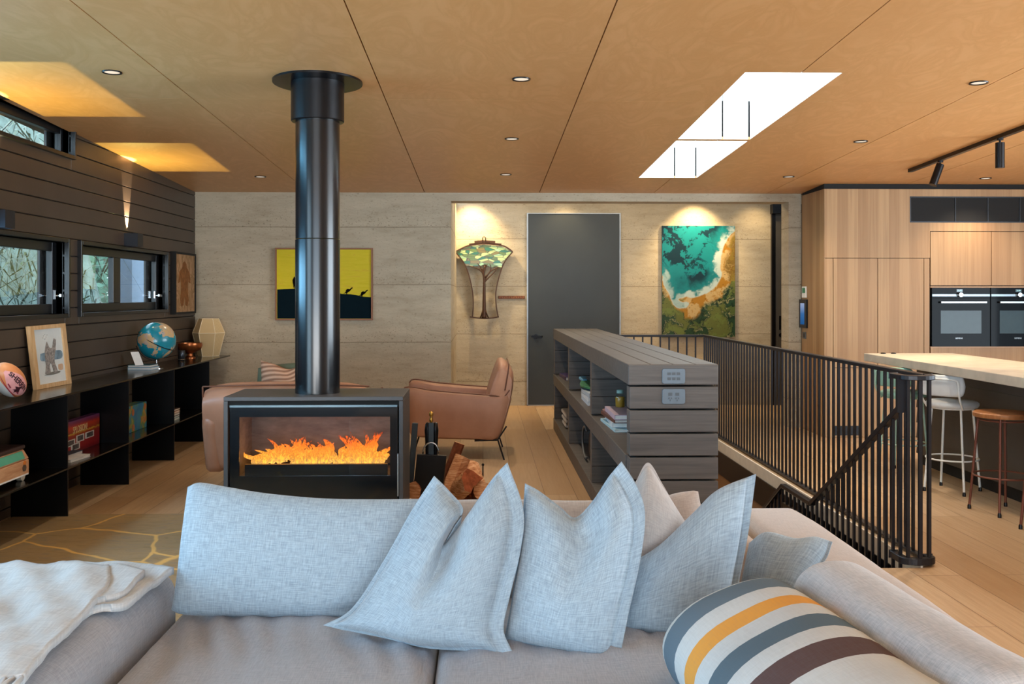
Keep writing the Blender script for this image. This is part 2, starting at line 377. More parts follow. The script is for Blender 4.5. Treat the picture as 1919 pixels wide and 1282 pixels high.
# rammed earth walls
struct(MB().box(WX - .4, -.34, FY, BY + .2, 0, 2.6).build('wall_back', M['earth']))
struct(MB().box(-.34, RX, BY, BY + .2, 0, 3.0).build('wall_corridor', M['earth']))
struct(MB().box(-.34, KX + .01, FY, FY + .26, 2.418, 2.60).build('beam', M['earth']))
struct(MB().box(3.275, KX + .01, FY, FY + .26, 0, 2.42).build('column', M['earth']))
struct(MB().box(-.34, RX, FY + .26, BY, 2.86, 2.9).build('ceiling_corridor', M['white_paint']))
struct(MB().box(RX, RX + .2, 6.6, BY, 0, 3).box(RX, RX + .2, REAR, 1.8, 0, 3).box(RX, RX + .2, 1.8, 6.6, 2.45, 3).box(RX, RX + .2, 1.8, 6.6, -.06, .2).build('wall_right', M['white_paint']))
m = MB().box(WX - .2, -3.3, REAR - .2, REAR, -.06, 3.4).box(2.1, RX, REAR - .2, REAR, -.06, 3.4).box(-3.3, 2.1, REAR - .2, REAR, 2.5, 3.4).box(-3.3, 2.1, REAR - .2, REAR, -.06, .2)
struct(m.build('wall_rear', M['white_paint']))
m = MB()
for x in (-3.3, -1.6, -.6, .4, 2.05): m.box(x, x + .07, REAR + .02, REAR + .09, .2, 2.5)
m.box(-3.3, 2.1, REAR + .02, REAR + .09, 1.95, 2.0); struct(m.build('window_7', M['frame']))

# left wall: boards round the openings
wA = (4.3, 7.31, 1.285, 1.80); wB = (7.56, 9.58, 1.285, 1.80); wC = (3.9, 7.42, 2.445, 2.66)
wD = (1.2, 3.75, .1, 2.45)
holes = [wA, wB, wC, wD]
m = MB(); zc = -.065
while zc < 2.95:
    for (y0, y1, z0, z1) in sub((REAR, FY, max(0, zc + .003), min(zc + .1235, 2.93)), holes): m.box(WX - .018, WX, y0, y1, z0, z1)
    zc += .1265
struct(m.build('wall_left', M['clad'], bevel=.0035, seg=1))
m = MB()
for (y0, y1, z0, z1) in sub((REAR, FY, -.05, 3.0), holes): m.box(WX - .18, WX - .019, y0, y1, z0, z1)
struct(m.build('wall_left_core', M['black_gap']))
def window(nm, lab, op, glass, fr, mull=(), latch=None):
    y0, y1, z0, z1 = op; g0, g1, gz0, gz1 = glass; t = .028
    root = thing(nm, lab, 'window', (WX, (y0 + y1) / 2, z0)); root['kind'] = 'structure'
    mm = MB().box(WX - .2, WX + .03, y0 - t, y0, z0 - t, z1 + t).box(WX - .2, WX + .03, y1, y1 + t, z0 - t, z1 + t).box(WX - .2, WX + .03, y0, y1, z1, z1 + t).box(WX - .2, WX + .03, y0, y1, z0 - t, z0)
    mm.build('reveal', M['frame'], root, bevel=.002, seg=1)
    f = MB().box(WX - .105, WX - .06, y0, g0, z0, z1).box(WX - .105, WX - .06, g1, y1, z0, z1).box(WX - .105, WX - .06, g0, g1, z0, gz0).box(WX - .105, WX - .06, g0, g1, gz1, z1)
    for (a, b_) in mull: f.box(WX - .105, WX - .06, a, b_, gz0, gz1)
    f.build('sash', M['frame'], root, bevel=.003, seg=1)
    MB().box(WX - .085, WX - .08, g0, g1, gz0, gz1).build('pane', M['pane'], root)
    if latch:
        l = MB().cyl((WX - .06, latch, gz0 + .06), (WX - .01, latch, gz0 + .06), .008, n=10).box(WX - .065, WX - .052, latch - .02, latch + .02, gz0 + .035, gz0 + .1).bar((WX - .012, latch - .04, gz0 + .062), (WX - .012, latch + .04, gz0 + .058), .014, .02)
        l.build('latch', M['chrome'], root, 40)
    return root
gB0, gB1 = onX(146, 520, -3.112).y, onX(288, 520, -3.112).y
window('window_1', 'black framed low window with two panes, right of the two in the dark wall', wB, (7.6, gB1, 1.355, 1.735), 0, [(onX(207.5, 520, -3.112).y, onX(221, 520, -3.112).y)], gB1 - .03)
gA1 = onX(92, 520, -3.112).y
window('window_2', 'black framed low window at the left edge of the photo, pale grass outside', wA, (4.4, gA1, 1.355, 1.735), 0, (), gA1 + .06)
window('window_3', 'narrow black high window up under the plywood ceiling', wC, (4.0, onX(108, 260, -3.112).y, 2.475, 2.60), 0, [(5.98, 6.04)])

window('window_4', 'tall dark framed glazing in the left wall, out of the photo beside the sofa', wD, (1.28, 3.67, .18, 2.37), 0, [(2.44, 2.5)])

# ------------------------------------------------------------------ outside the left windows
struct(MB().box(-14, WX - .25, -4, 20, -.4, -.3).build('ground', plain('garden_soil', '5B5A45', .9)))
struct(MB().hexa([(-16, 3, -.3), (-6.2, 3, -.3), (-6.2, 17.5, -.3), (-16, 17.5, -.3)], [(-16, 3, 5.5), (-7.4, 3, 4.2), (-7.4, 17.5, 4.2), (-16, 17.5, 5.5)]).build('ground_bank', plain('garden_bank', '66726A', .9, 0, .1, .4, 5)), 'grey-green garden bank behind the weeping grass', 'bank')
struct(MB().box(-4.6, -4.4, 12.62, 17, -.3, 2.6).build('wall_neighbour', plain('blue_grey_render', '5C6F84', .8)), 'blue-grey rendered wall seen through the right window pane', 'wall')
gm = N('pale_grass'); nz = gm.noise(gm.coord(), 9, 2); gm.base(gm.ramp(nz, [(.3, lin('39402F')), (.5, lin('7E857A')), (.7, lin('5E6B48'))])); M['grass'] = gm.set(.7)
m = MB()
for k in range(2600):
    y = random.uniform(6.4, 11.0); x = random.uniform(-5.6, -4.0); z = random.uniform(.3, 3.1) ; L = random.uniform(.25, .7); a = random.uniform(0, 2 * PI); bend = random.uniform(-.5, .5)
    p = Vector((x, y, z)); d = Vector((math.cos(a) * .6, math.sin(a), random.uniform(-.9, .5))).normalized() * L; w = random.uniform(.005, .012)
    q = p + d * .5 + Vector((0, 0, .15 * L)); e = p + d + Vector((0, 0, -abs(bend) * L)); sd = Vector((.2, 0, 1)).cross(d).normalized() * w
    m._a([p - sd, p + sd, q + sd, q - sd, e], [(0, 1, 2, 3), (3, 2, 4)])
o = m.build('weeping_grass', M['grass']); o['kind'] = 'stuff'; tag(o, 'tangled pale weeping grass outside the left windows', 'grass')
lm = N('garden_leaves'); nz = lm.noise(lm.coord(), 3, 3); lm.base(lm.ramp(nz, [(.3, lin('1E3B2C')), (.5, lin('44705A')), (.7, lin('6C8A76'))])); M['leaves'] = lm.set(.6)
m = MB()
for k in range(2600):
    p = Vector((random.gauss(-8.4, .5), random.uniform(19.0, 25.5), random.uniform(.2, 3.4))); a = Vector((random.uniform(-1, 1), random.uniform(-1, 1), random.uniform(-1, 1))).normalized() * .13; b_ = a.orthogonal().normalized() * .07
    m._a([p - a, p + b_, p + a, p - b_], [(0, 1, 2, 3)])
tr = thing('garden_tree', 'soft green tree seen through the right window', 'tree', (-8.4, 22, -.3)); o = m.build('foliage', M['leaves'], tr); MB().cyl((-8.4, 22, -.3), (-8.3, 22, 2.2), .12, .06, 10).build('trunk', plain('bark', '5A4A3A', .9), tr)

# ------------------------------------------------------------------ doors in the corridor wall
a = onY(988, 401, BY); b_ = onY(1162, 760, BY); dx0, dx1, dz = a.x, b_.x, a.z
d1 = thing('door_1', 'tall dark grey swing door between the tree artwork and the coast painting', 'door', ((dx0 + dx1) / 2, BY, 0)); d1['kind'] = 'structure'
MB().box(dx0 - .006, dx0 + .012, BY - .03, BY, 0, dz).box(dx1 - .012, dx1 + .006, BY - .03, BY, 0, dz).box(dx0 - .006, dx1 + .006, BY - .03, BY, dz, dz + .012).box(dx0, dx1, BY - .03, BY, 0, .012).build('frame', M['alu'], d1)
MB().box(dx0 + .012, dx1 - .012, BY - .018, BY, .012, dz).build('door_leaf', M['door'], d1)
hp = onY(1004, 631, BY - .05)
MB().cyl((hp.x, BY - .018, hp.z), (hp.x, BY - .03, hp.z), .032, n=20).cyl((hp.x, BY - .03, hp.z), (hp.x, BY - .07, hp.z), .011, n=12).bar((hp.x - .06, BY - .07, hp.z + .006), (hp.x + .08, BY - .07, hp.z - .008), .022, .024).lathe([(.026, -.012), (.03, 0), (.026, .012)], (hp.x + .06, BY - .05, hp.z - .0), 14).build('lever_handle', M['steel'], d1, 40)
a = onY(1446, 384, BY); b_ = onY(1478, 763, BY)
d2 = thing('door_2', 'slim dark sliding door at the right end of the corridor wall', 'door', (4.1, BY, 0)); d2['kind'] = 'structure'
MB().box(a.x, 4.9, BY - .05, BY, 0, a.z - .12).build('door_leaf', plain('brown_door', '4A453E', .5), d2)
MB().box(a.x - .02, 4.9, BY - .12, BY, a.z - .12, a.z).box(a.x - .012, a.x + .035, BY - .055, BY, 0, a.z - .12).build('track_cover', M['steel'], d2)
q = onY(1463, 605, BY - .05); q2 = onY(1463, 628, BY - .05)
MB().box(q.x - .022, q.x + .022, BY - .056, BY - .048, q.z - .09, q.z + .09).cyl((q2.x, BY - .06, q2.z), (q2.x, BY - .045, q2.z), .028, n=18).build('pull', M['steel'], d2)

# ------------------------------------------------------------------ light fittings
def downlight(px, py, lab, e=16):
    p = onCeil(px, py); p.z = ceil_z(p.y)
    t = thing('downlight', lab, 'downlight', (p.x, p.y, p.z), 'recessed downlights in the plywood ceiling')
    MB().lathe([(.043, .012), (.043, -.004), (.053, -.006), (.055, 0), (.05, .012)], p, 28).build('trim_ring', M['steel'], t, 40)
    MB().lathe([(.0, -.0015), (.042, -.0015), (.042, .004), (0, .004)], p, 24).build('lens', M['lens'], t)
    L = lamp('downlight_lamp', 'SPOT', (p.x, p.y, p.z - .02), e * 2.5, (1, .82, .62), spot_size=R(120), spot_blend=.9, shadow_soft_size=.03)
    return t
downlight(210, 135, 'recessed downlight between the yellow light patch and the flue', 14)
downlight(488, 331, 'recessed downlight just left of the flue, near the concrete wall', 10)
downlight(977, 148, 'recessed downlight nearest the camera in the row of three right of the flue', 22)
downlight(959, 260, 'middle recessed downlight in the row of three right of the flue', 22)
downlight(948, 327, 'recessed downlight farthest back in the row of three right of the flue', 18)
downlight(1834, 155, 'recessed downlight nearest the camera in the row right of the skylights', 26)
downlight(1613, 265, 'middle recessed downlight in the row right of the skylights', 26)
downlight(1478, 331, 'recessed downlight farthest back in the row right of the skylights', 16)
downlight(1847, 334, 'recessed downlight behind the kitchen track light', 20)
for (x, y) in ((2.94, 2.6), (.9, 4.6), (4.9, 5.6), (4.9, 7.4)):
    lamp('room_lamp', 'SPOT', (x, y, ceil_z(y) - .02), 32, (1, .84, .66), spot_size=R(120), spot_blend=.9, shadow_soft_size=.04)
# wall washers hidden behind the beam
for (px, e) in ((885, 130), (1310, 150), (1060, 24), (1425, 24)):
    p = onY(px, 400, BY - .30); L = lamp('corridor_lamp', 'SPOT', (p.x, BY - .36, 2.80), e * .9, (1, .72, .37), spot_size=R(92), spot_blend=.85, shadow_soft_size=.03); aim(L, (p.x, BY - .02, 1.35))
lamp('corridor_glow', 'AREA', (1.6, 11.7, 2.84), 26, (1, .76, .46), (0, 0, 0), shape='RECTANGLE', size=3.4, size_y=.5)

def sconce(yc, zc, lab):
    X0, X1 = WX, WX + .115; w = .065; zt, zb = zc + .055, zc - .055; t = .006
    r = thing('wall_sconce', lab, 'wall light', (WX, yc, zb), 'up-lighting wall sconces on the dark wall')
    cm = MB().box(X0, X0 + t, yc - w, yc + w, zb, zt).box(X1 - t, X1, yc - w, yc + w, zb, zt).box(X0 + t, X1 - t, yc - w, yc - w + t, zb, zt).box(X0 + t, X1 - t, yc + w - t, yc + w, zb, zt).box(X0 + t, X1 - t, yc - w + t, yc + w - t, zb + .02, zb + .026)
    cm.build('shade', plain('sconce_steel', '121722', .45), r)
    # aperture plate with a rectangular opening: shapes the beam that falls on the ceiling
    src = zt - .05; up = ceil_z(yc) - zt; rise = up + .05
    ax1 = .72 / rise * .05; ay = .69 / rise * .05; xs_ = X0 + .03
    MB().box(X0 + t, xs_ - .001, yc - w + t, yc + w - t, zt - .003, zt).box(xs_ + ax1, X1 - t, yc - w + t, yc + w - t, zt - .003, zt).box(xs_ - .001, xs_ + ax1, yc - w + t, yc - ay, zt - .003, zt).box(xs_ - .001, xs_ + ax1, yc + ay, yc + w - t, zt - .003, zt).build('aperture_plate', M['steel'], r)
    lamp('sconce_up', 'POINT', (xs_ + .0015, yc, src), 34, (1, .84, .24), shadow_soft_size=.0012)
    L = lamp('sconce_wash', 'SPOT', (X0 + .035, yc, zt + .003), 120, (1, .76, .48), spot_size=R(40), spot_blend=.3, shadow_soft_size=.004); aim(L, (X0 - .22, yc, zt + .9))
    L = lamp('sconce_down', 'SPOT', (X0 + .05, yc, zb + .01), 1.2, (1, .74, .42), spot_size=R(80), spot_blend=.6, shadow_soft_size=.01)
p = onX(251, 450, WX + .06); sconce(p.y, p.z, 'small dark box wall light throwing a beam up, right of the two')
p = onX(2, 411, WX + .06); sconce(p.y, p.z, 'small dark box wall light at the left edge of the photo')

# kitchen track light
a = onCeil(1705, 317); x = a.x
tk = thing('track_light', 'black ceiling track with two spotlight heads over the kitchen', 'track light', (x, 7.5, ceil_z(7.5)))
MB().hexa([(x - .018, 5.0, ceil_z(5) - .03), (x + .018, 5.0, ceil_z(5) - .03), (x + .018, a.y, ceil_z(a.y) - .03), (x - .018, a.y, ceil_z(a.y) - .03)], [(x - .018, 5.0, ceil_z(5)), (x + .018, 5.0, ceil_z(5)), (x + .018, a.y, ceil_z(a.y)), (x - .018, a.y, ceil_z(a.y))]).build('rail', M['steel'], tk)
for (px, py, dx, dy) in ((1762, 316, -.10, -.02), (1874, 276, 0, 0)):
    y = onX(px, py - 18, x).y; zt = ceil_z(y) - .03; tp = Vector((x, y, zt - .03)); d = Vector((dx, dy, -.25)).normalized()
    h = MB().cyl(tp + d * .0, tp + d * .19, .033, n=20).build('spot_head', M['steel'], tk, 40)
    MB().cyl((x, y, zt), (x, y, zt - .05), .008, n=8).cyl((x, y, zt + .004), (x, y, zt - .012), .024, n=14).build('stem', M['steel'], h, 40)
    L = lamp('track_lamp', 'SPOT', tp + d * .2, 60, (1, .76, .46), spot_size=R(70), spot_blend=.5, shadow_soft_size=.02); aim(L, tp + d * 2)


# ------------------------------------------------------------------ stairwell
vx0, vx1, vy0, vy1 = VOID
struct(MB().box(vx0 - .1, vx0, vy0, vy1, -2.9, -.06).box(vx1, vx1 + .1, vy0, vy1, -2.9, -.06).box(vx0 - .1, vx1 + .1, vy1, vy1 + .1, -2.9, -.06).box(vx0 - .1, vx1 + .1, vy0 - .1, vy0, -2.9, -.06).box(vx0, vx1, vy0, vy1, -2.95, -2.9).build('wall_stairwell', plain('stairwell_wall', '8A6A4A', .6)))
struct(MB().box(vx1 - .012, vx1, vy0, vy1, -.085, .012).build('trim_2', plain('floor_edge', 'D8CFBE', .5)))
struct(MB().box(vx1 - .02, vx1, vy0, vy1, -.30, -.085).build('trim_3', M['steel']))
st = thing('staircase', 'stair flight going down beside the long dark bookcase', 'staircase', (1.75, vy0, 0))
for k in range(11):
    y = vy0 + .26 * k; z = -.17 * (k + 1)
    MB().box(vx0 + .02, 2.13, y, y + .28, z - .04, z).build('tread', M['floor'], st)
MB().hexa([(2.14, vy0 + .02, -.45), (2.17, vy0 + .02, -.45), (2.17, vy0 + 3, -2.3), (2.14, vy0 + 3, -2.3)], [(2.14, vy0 + .02, -.12), (2.17, vy0 + .02, -.12), (2.17, vy0 + 3, -2.0), (2.14, vy0 + 3, -2.0)]).build('stringer', M['steel'], st)
lamp('stair_lamp', 'POINT', (1.7, 9.2, -.9), 4, (1, .72, .45), shadow_soft_size=.1)

# ------------------------------------------------------------------ balustrades
RXo, RXi = 2.352, 2.205; RT = 1.0; YN, YF = 5.17, 10.52
b1 = thing('balustrade', 'long black bar balustrade round the stair opening', 'balustrade', (RXo, YN, 0))
MB().bar((RXo, YN - .01, RT - .012), (RXo, YF, RT - .012), .045, .024).bar((RXo + .022, YF, RT - .012), (1.27, YF, RT - .012), .045, .024).build('top_rail', M['bars'], b1, bevel=.004)
MB().bar((RXo, YN, .018), (RXo, YF, .018), .04, .012).bar((RXo, YF, .018), (1.27, YF, .018), .04, .012).build('bottom_rail', M['bars'], b1)
nb = 57
for k in range(nb):
    y = YN + .02 + (YF - YN - .02) * k / (nb - 1); MB().bar((RXo, y, .02), (RXo, y, RT - .02), .0155, .0155, (0, 1, 0)).build('baluster', M['bars'], b1)
for k in range(1, 12):
    x = RXo - .094 * k; MB().bar((x, YF, .02), (x, YF, RT - .02), .0155, .0155, (0, 1, 0)).build('baluster', M['bars'], b1)
b2 = thing('stair_balustrade', 'black stair balustrade with a sloping handrail, joined by a rounded end at the near corner', 'balustrade', (RXi, YN, 0))
hr = [(5.19, .825), (6.62, .02), (7.25, .02), (8.6, -.76)]
def hz(y):
    for (a, za), (c, zc_) in zip(hr, hr[1:]):
        if y <= c: return za + (zc_ - za) * (y - a) / (c - a)
    return hr[-1][1]
mm = MB()
for (a, za), (c, zc_) in zip(hr, hr[1:]): mm.bar((RXi, a, za), (RXi, c, zc_), .04, .03)
mm.build('handrail', M['bars'], b2, bevel=.003)
MB().bar((RXi, 5.19, .80), (RXi, 5.19, RT), .05, .022, (0, 1, 0)).build('post', M['bars'], b2)
def ucap(z, h):
    cx = (RXi + RXo) / 2; r = (RXo - RXi) / 2; path = [(RXi, YN + .12, z)] + [(cx - r * math.cos(PI * k / 12), YN - r * .55 * math.sin(PI * k / 12), z) for k in range(13)] + [(RXo, YN + .03, z)]
    rows = []
    w = .022
    P = [Vector(p) for p in path]
    for i in range(len(P)):
        t = (P[min(i + 1, len(P) - 1)] - P[max(0, i - 1)]).normalized(); sd = t.cross(Vector((0, 0, 1))) * w; up = Vector((0, 0, h / 2))
        rows.append([P[i] - sd - up, P[i] + sd - up, P[i] + sd + up, P[i] - sd + up])
    q = MB(); q.grid(rows, closed=True); n_ = len(rows); q.f.append((0, 1, 2, 3)); q.f.append(tuple(4 * (n_ - 1) + i for i in (3, 2, 1, 0))); return q
ucap(.03, .036).build('base_loop', M['bars'], b2, bevel=.004); ucap(RT - .012, .026).build('top_loop', M['bars'], b2, bevel=.004)
for k in range(3):
    a = PI * (.22 + .28 * k); cx = (RXi + RXo) / 2; r = (RXo - RXi) / 2
    MB().bar((cx - r * math.cos(a), YN - r * .55 * math.sin(a), .03), (cx - r * math.cos(a), YN - r * .55 * math.sin(a), RT - .02), .0155, .0155, (0, 1, 0)).build('baluster', M['bars'], b2)
for k in range(36):
    y = 5.20 + .094 * k
    zb = -.32 - (max(0, y - 7.25)) * .58
    MB().bar((RXi, y, zb), (RXi, y, hz(y) - .01), .0155, .0155, (0, 1, 0)).build('baluster', M['bars'], b2)
MB().box(RXi - .008, RXi + .008, 5.19, 7.25, -.34, -.10).build('side_plate', M['steel'], b2)

# ------------------------------------------------------------------ long bookcase of dark sleepers
BX0, BX1, BY0, BY1 = .748, 1.212, 5.10, 10.555
bc = thing('bookcase', 'long low bookcase of dark stained timber boards beside the stairs', 'bookcase', ((BX0 + BX1) / 2, BY0, 0))
w4 = (BX1 - BX0) / 4
mm = MB()
for k in range(4): mm.box(BX0 + w4 * k + (.003 if k else 0), BX0 + w4 * (k + 1) - (.003 if k < 3 else 0), BY0 + .006, BY1, .957, 1.063)
mm.build('top', M['sleeper_y'], bc, bevel=.003, seg=1)
MB().box(BX0, BX1 - .03, BY0 + .11, BY1, .473, .583).build('middle_shelf', M['sleeper_y'], bc, bevel=.003, seg=1)
MB().box(BX0, BX1 - .03, BY0 + .11, BY1, .0, .118).build('bottom_shelf', M['sleeper_y'], bc, bevel=.003, seg=1)
mm = MB(); zt = .947
while zt > 0:
    mm.box(BX0 + .006, BX1, BY0, BY0 + .105, max(0, zt - .112), zt); zt -= .1215
mm.box(BX0, BX1, BY0, BY0 + .0055, .957, 1.061); mm.build('end_panel', M['sleeper_x'], bc, bevel=.003, seg=1)
mm = MB(); zt = .947
while zt > 0:
    mm.box(BX1 - .03, BX1, BY0 + .105, BY1, max(0, zt - .115), zt); zt -= .1215
mm.build('back_panel', M['sleeper_y'], bc)
bay = (BY1 - BY0) / 3
for yy in (BY0 + bay + .02, BY0 + 2 * bay + .02, BY1 - .05):
    mm = MB(); 
    for (lo, hi) in ((.118, .473), (.583, .957)):
        zt = hi
        while zt > lo + .02:
            mm.box(BX0 + .006, BX1 - .03, yy - .05, yy + .05, max(lo, zt - .1195), zt - .0005); zt -= .1215
    mm.build('divider', M['sleeper_x'], bc, bevel=.002, seg=1)
def plate(py, kind):
    p = onY(1262, py, BY0); x, z = p.x, p.z; w, h = .060, .040
    r = thing('power_outlet', 'stainless double power outlet on the bookcase end, lower of two' if kind else 'stainless switch plate with rows of slots on the bookcase end, upper of two', 'outlet', (x, BY0, z), 'outlet plates on the bookcase end')
    poly = [(x + sx * (w - .01) + .01 * math.cos(a), z + sz * (h - .01) + .01 * math.sin(a)) for sx, sz, a0 in ((1, 1, 0), (-1, 1, 90), (-1, -1, 180), (1, -1, 270)) for a in (R(a0), R(a0 + 45), R(a0 + 90))]
    MB().prism(poly, lambda a, b, d: (a, d, b), BY0 - .008, BY0).build('face_plate', plain('brushed_steel', '5F6C77', .45, .4), r, bevel=.003)
    mm = MB()
    if kind:
        for sx in (-.018, .018):
            mm.box(x + sx - .010, x + sx + .010, BY0 - .010, BY0 - .007, z + .004, z + .020); mm.bar((x + sx - .005, BY0 - .010, z - .005), (x + sx - .008, BY0 - .010, z - .013), .003, .004); mm.bar((x + sx + .005, BY0 - .010, z - .005), (x + sx + .008, BY0 - .010, z - .013), .003, .004); mm.box(x + sx - .0015, x + sx + .0015, BY0 - .011, BY0 - .007, z - .024, z - .015)
    else:
        for sx in (-.024, 0, .024):
            for sz in (-.013, .013): mm.box(x + sx - .009, x + sx + .009, BY0 - .010, BY0 - .007, z + sz - .007, z + sz + .007)
    mm.build('switches', plain('outlet_dark', '3E4850', .4), r)
plate(705, 0); plate(743, 1)

# ------------------------------------------------------------------ wood heater with flue
FX0, FX1, FYF, FYB, FZ0, FZ1 = -1.463, -.452, 5.66, 6.16, .06, .845
fp = thing('wood_heater', 'freestanding black wood heater with a burning fire behind glass', 'fireplace', ((FX0 + FX1) / 2, 5.9, 0))
t = .024; hx = (FX0 + FX1) / 2
casing = plain('heater_casing', '4A4A4C', .42, .2, .4)
mm = MB().box(FX0, FX1, FYF, FYB, FZ1 - t, FZ1).box(FX0, FX0 + t, FYF, FYB, FZ0, FZ1 - t).box(FX1 - t, FX1, FYF, FYB, FZ0, FZ1 - t).box(FX0 + t, FX1 - t, FYF, FYB, FZ0, FZ0 + t).box(FX0 + t, FX1 - t, FYB - .02, FYB, FZ0 + t, FZ1 - t)
mm.build('casing', casing, fp, bevel=.003)
MB().box(FX0 + .15, FX1 - .15, FYF + .08, FYB - .05, 0, FZ0).build('plinth', M['steel'], fp)
inner = MB().box(FX0 + t, FX1 - t, FYF + .02, FYF + .03, FZ1 - t - .035, FZ1 - t).build('air_slot', M['black_gap'], fp)
gx0, gx1, gz0, gz1 = FX0 + .085, FX1 - .075, .395, .73
dz0, dz1 = FZ0 + .03, FZ1 - .06
y = FYF + .008
dm = MB().box(FX0 + .034, gx0, y, y + .012, dz0, dz1).box(gx1, FX1 - .034, y, y + .012, dz0, dz1).box(gx0, gx1, y, y + .012, dz0, gz0).box(gx0, gx1, y, y + .012, gz1, dz1)
dr = dm.build('door', plain('black_ceramic', '0E1318', .08, 0, .7), fp)
MB().box(FX0 + .034, FX1 - .034, y - .006, y + .012, dz1, dz1 + .012).build('door_trim', plain('door_trim_steel', '5E7078', .3, .7), dr)
MB().box(gx0, gx1, y + .002, y + .007, gz0, gz1).build('glass', glassy('heater_glass', (.9, .92, .93, 1)), dr)
MB().box(FX1 - .034, FX1 - .026, y - .012, y + .01, .28, .52).build('handle', M['alu'], dr)
liner = N('fire_brick'); nz = liner.noise(liner.coord((1, 1, 3)), 8, 5, .65); liner.base(liner.ramp(nz, [(.3, lin('6E675F')), (.7, lin('9A938A'))])); M['brick'] = liner.set(.9, 0, .1)
mm = MB().box(gx0 - .02, gx1 + .02, FYB - .09, FYB - .06, .40, .76).box(gx0 - .04, gx0 - .02, FYF + .05, FYB - .06, .38, .76).box(gx1 + .02, gx1 + .04, FYF + .05, FYB - .06, .38, .76).box(gx0 - .04, gx1 + .04, FYF + .05, FYB - .06, .36, .38).box(gx0 - .04, gx1 + .04, FYF + .05, FYB - .06, .76, .78)
mm.build('firebox_lining', M['brick'], fp)
MB().box(gx0 + .02, gx1 - .02, FYF + .06, FYF + .09, .38, .452).build('log_retainer', M['steel'], fp)
char = plain('charred_log', '2A1F1A', .9, 0, .1, .4, 30)
for k, (xa, xb, yy, zz, rr) in enumerate(((-1.33, -.95, FYF + .22, .40, .04), (-1.0, -.60, FYF + .24, .40, .04), (-1.2, -.75, FYF + .30, .41, .04))):
    MB().tube([(xa, yy, zz), ((xa + xb) / 2, yy + .02, zz + .01), (xb, yy - .01, zz)], [rr * .9, rr, rr * .85], 9).build('burning_log', char, fp, True)
fl = N('flame'); g = fl.coord((1, 1, 1)); sx = fl.add('ShaderNodeSeparateXYZ'); fl.link(g, sx.inputs[0])
nzz = fl.noise(fl.coord((20, 20, 9)), 2.0, 5, .62, 2.2)
hgt = fl.math('ADD', fl.math('MULTIPLY', fl.math('SUBTRACT', sx.outputs[2], .44), 2.6), fl.math('MULTIPLY', nzz, .75))
col = fl.ramp(hgt, [(.28, (1, .62, .17)), (.48, (1, .33, .035)), (.70, (.9, .13, .01)), (.95, (.45, .03, .004))])
em = fl.add('ShaderNodeEmission'); fl.link(col, em.inputs[0]); fl.link(fl.ramp(nzz, [(.34, (.35, .35, .35)), (.5, (1.0, 1.0, 1.0)), (.62, (2.6, 2.6, 2.6))]), em.inputs[1])
tp = fl.add('ShaderNodeBsdfTransparent'); mx = fl.add('ShaderNodeMixShader'); fl.link(fl.ramp(fl.math('ADD', nzz, fl.math('MULTIPLY', fl.math('SUBTRACT', .58, sx.outputs[2]), 1.5)), [(.50, (0, 0, 0)), (.62, (1, 1, 1))]), mx.inputs[0])
fl.link(tp.outputs[0], mx.inputs[1]); fl.link(em.outputs[0], mx.inputs[2]); fl.link(mx.outputs[0], fl.out.inputs[0])
mm = MB()
for k in range(150):
    u = random.random(); xf = gx0 + .06 + (gx1 - gx0 - .10) * u
    env = .05 + .095 * math.exp(-((u - .24) / .13) ** 2) + .085 * math.exp(-((u - .52) / .07) ** 2) + .125 * math.exp(-((u - .80) / .10) ** 2)
    hh = env * random.uniform(.45, 1.15); yy = FYF + random.uniform(.12, .30); wv = random.uniform(.010, .034); ph = random.uniform(0, 6); lean = random.gauss(0, .45)
    path = []; rad = []
    for i in range(9):
        s_ = i / 8; path.append((xf + lean * hh * s_ + .026 * math.sin(ph + s_ * 6) * s_, yy + .01 * math.cos(ph + 3 * s_), .44 + hh * s_)); rad.append(wv * (1 - s_) ** .8 * (.6 + 1.2 * s_) + .0006)
    mm.tube(path, rad, 7)
mm.build('flames', fl.m, fp, True)
lamp('fire_light', 'AREA', (hx, FYF + .25, .52), 1.2, (1, .42, .1), (R(-90), 0, 0), shape='RECTANGLE', size=.6, size_y=.15)
# flue
fm_ = N('satin_flue'); fm_.base(lin('0E1013')); M['flue'] = fm_.set(.22, 0, .55)
fc = Vector((onZ(600, 733, FZ1).x, 5.90, 0)); cz = ceil_z(5.9)
MB().cyl((fc.x, fc.y, FZ1), (fc.x, fc.y, 1.745), .130, n=48).build('flue_lower', M['flue'], fp, 40)
MB().cyl((fc.x, fc.y, 1.75), (fc.x, fc.y, cz - .2), .1285, n=48).build('flue_upper', M['flue'], fp, 40)
MB().lathe([(.15, -.24), (.155, -.235), (.155, -.01), (.15, -.008)], (fc.x, fc.y, cz), 48).build('flue_collar', M['steel'], fp, 40)
mm = MB(); rows = []
for (rr, dz_) in ((.15, -.014), (.262, -.012), (.262, .0), (.15, .0)):
    rows.append([(fc.x + rr * math.cos(2 * PI * k / 48), fc.y + rr * math.sin(2 * PI * k / 48), ceil_z(fc.y + rr * math.sin(2 * PI * k / 48)) + dz_) for k in range(48)])
mm.grid(rows, closed=True).build('ceiling_plate', M['steel'], fp, 40)

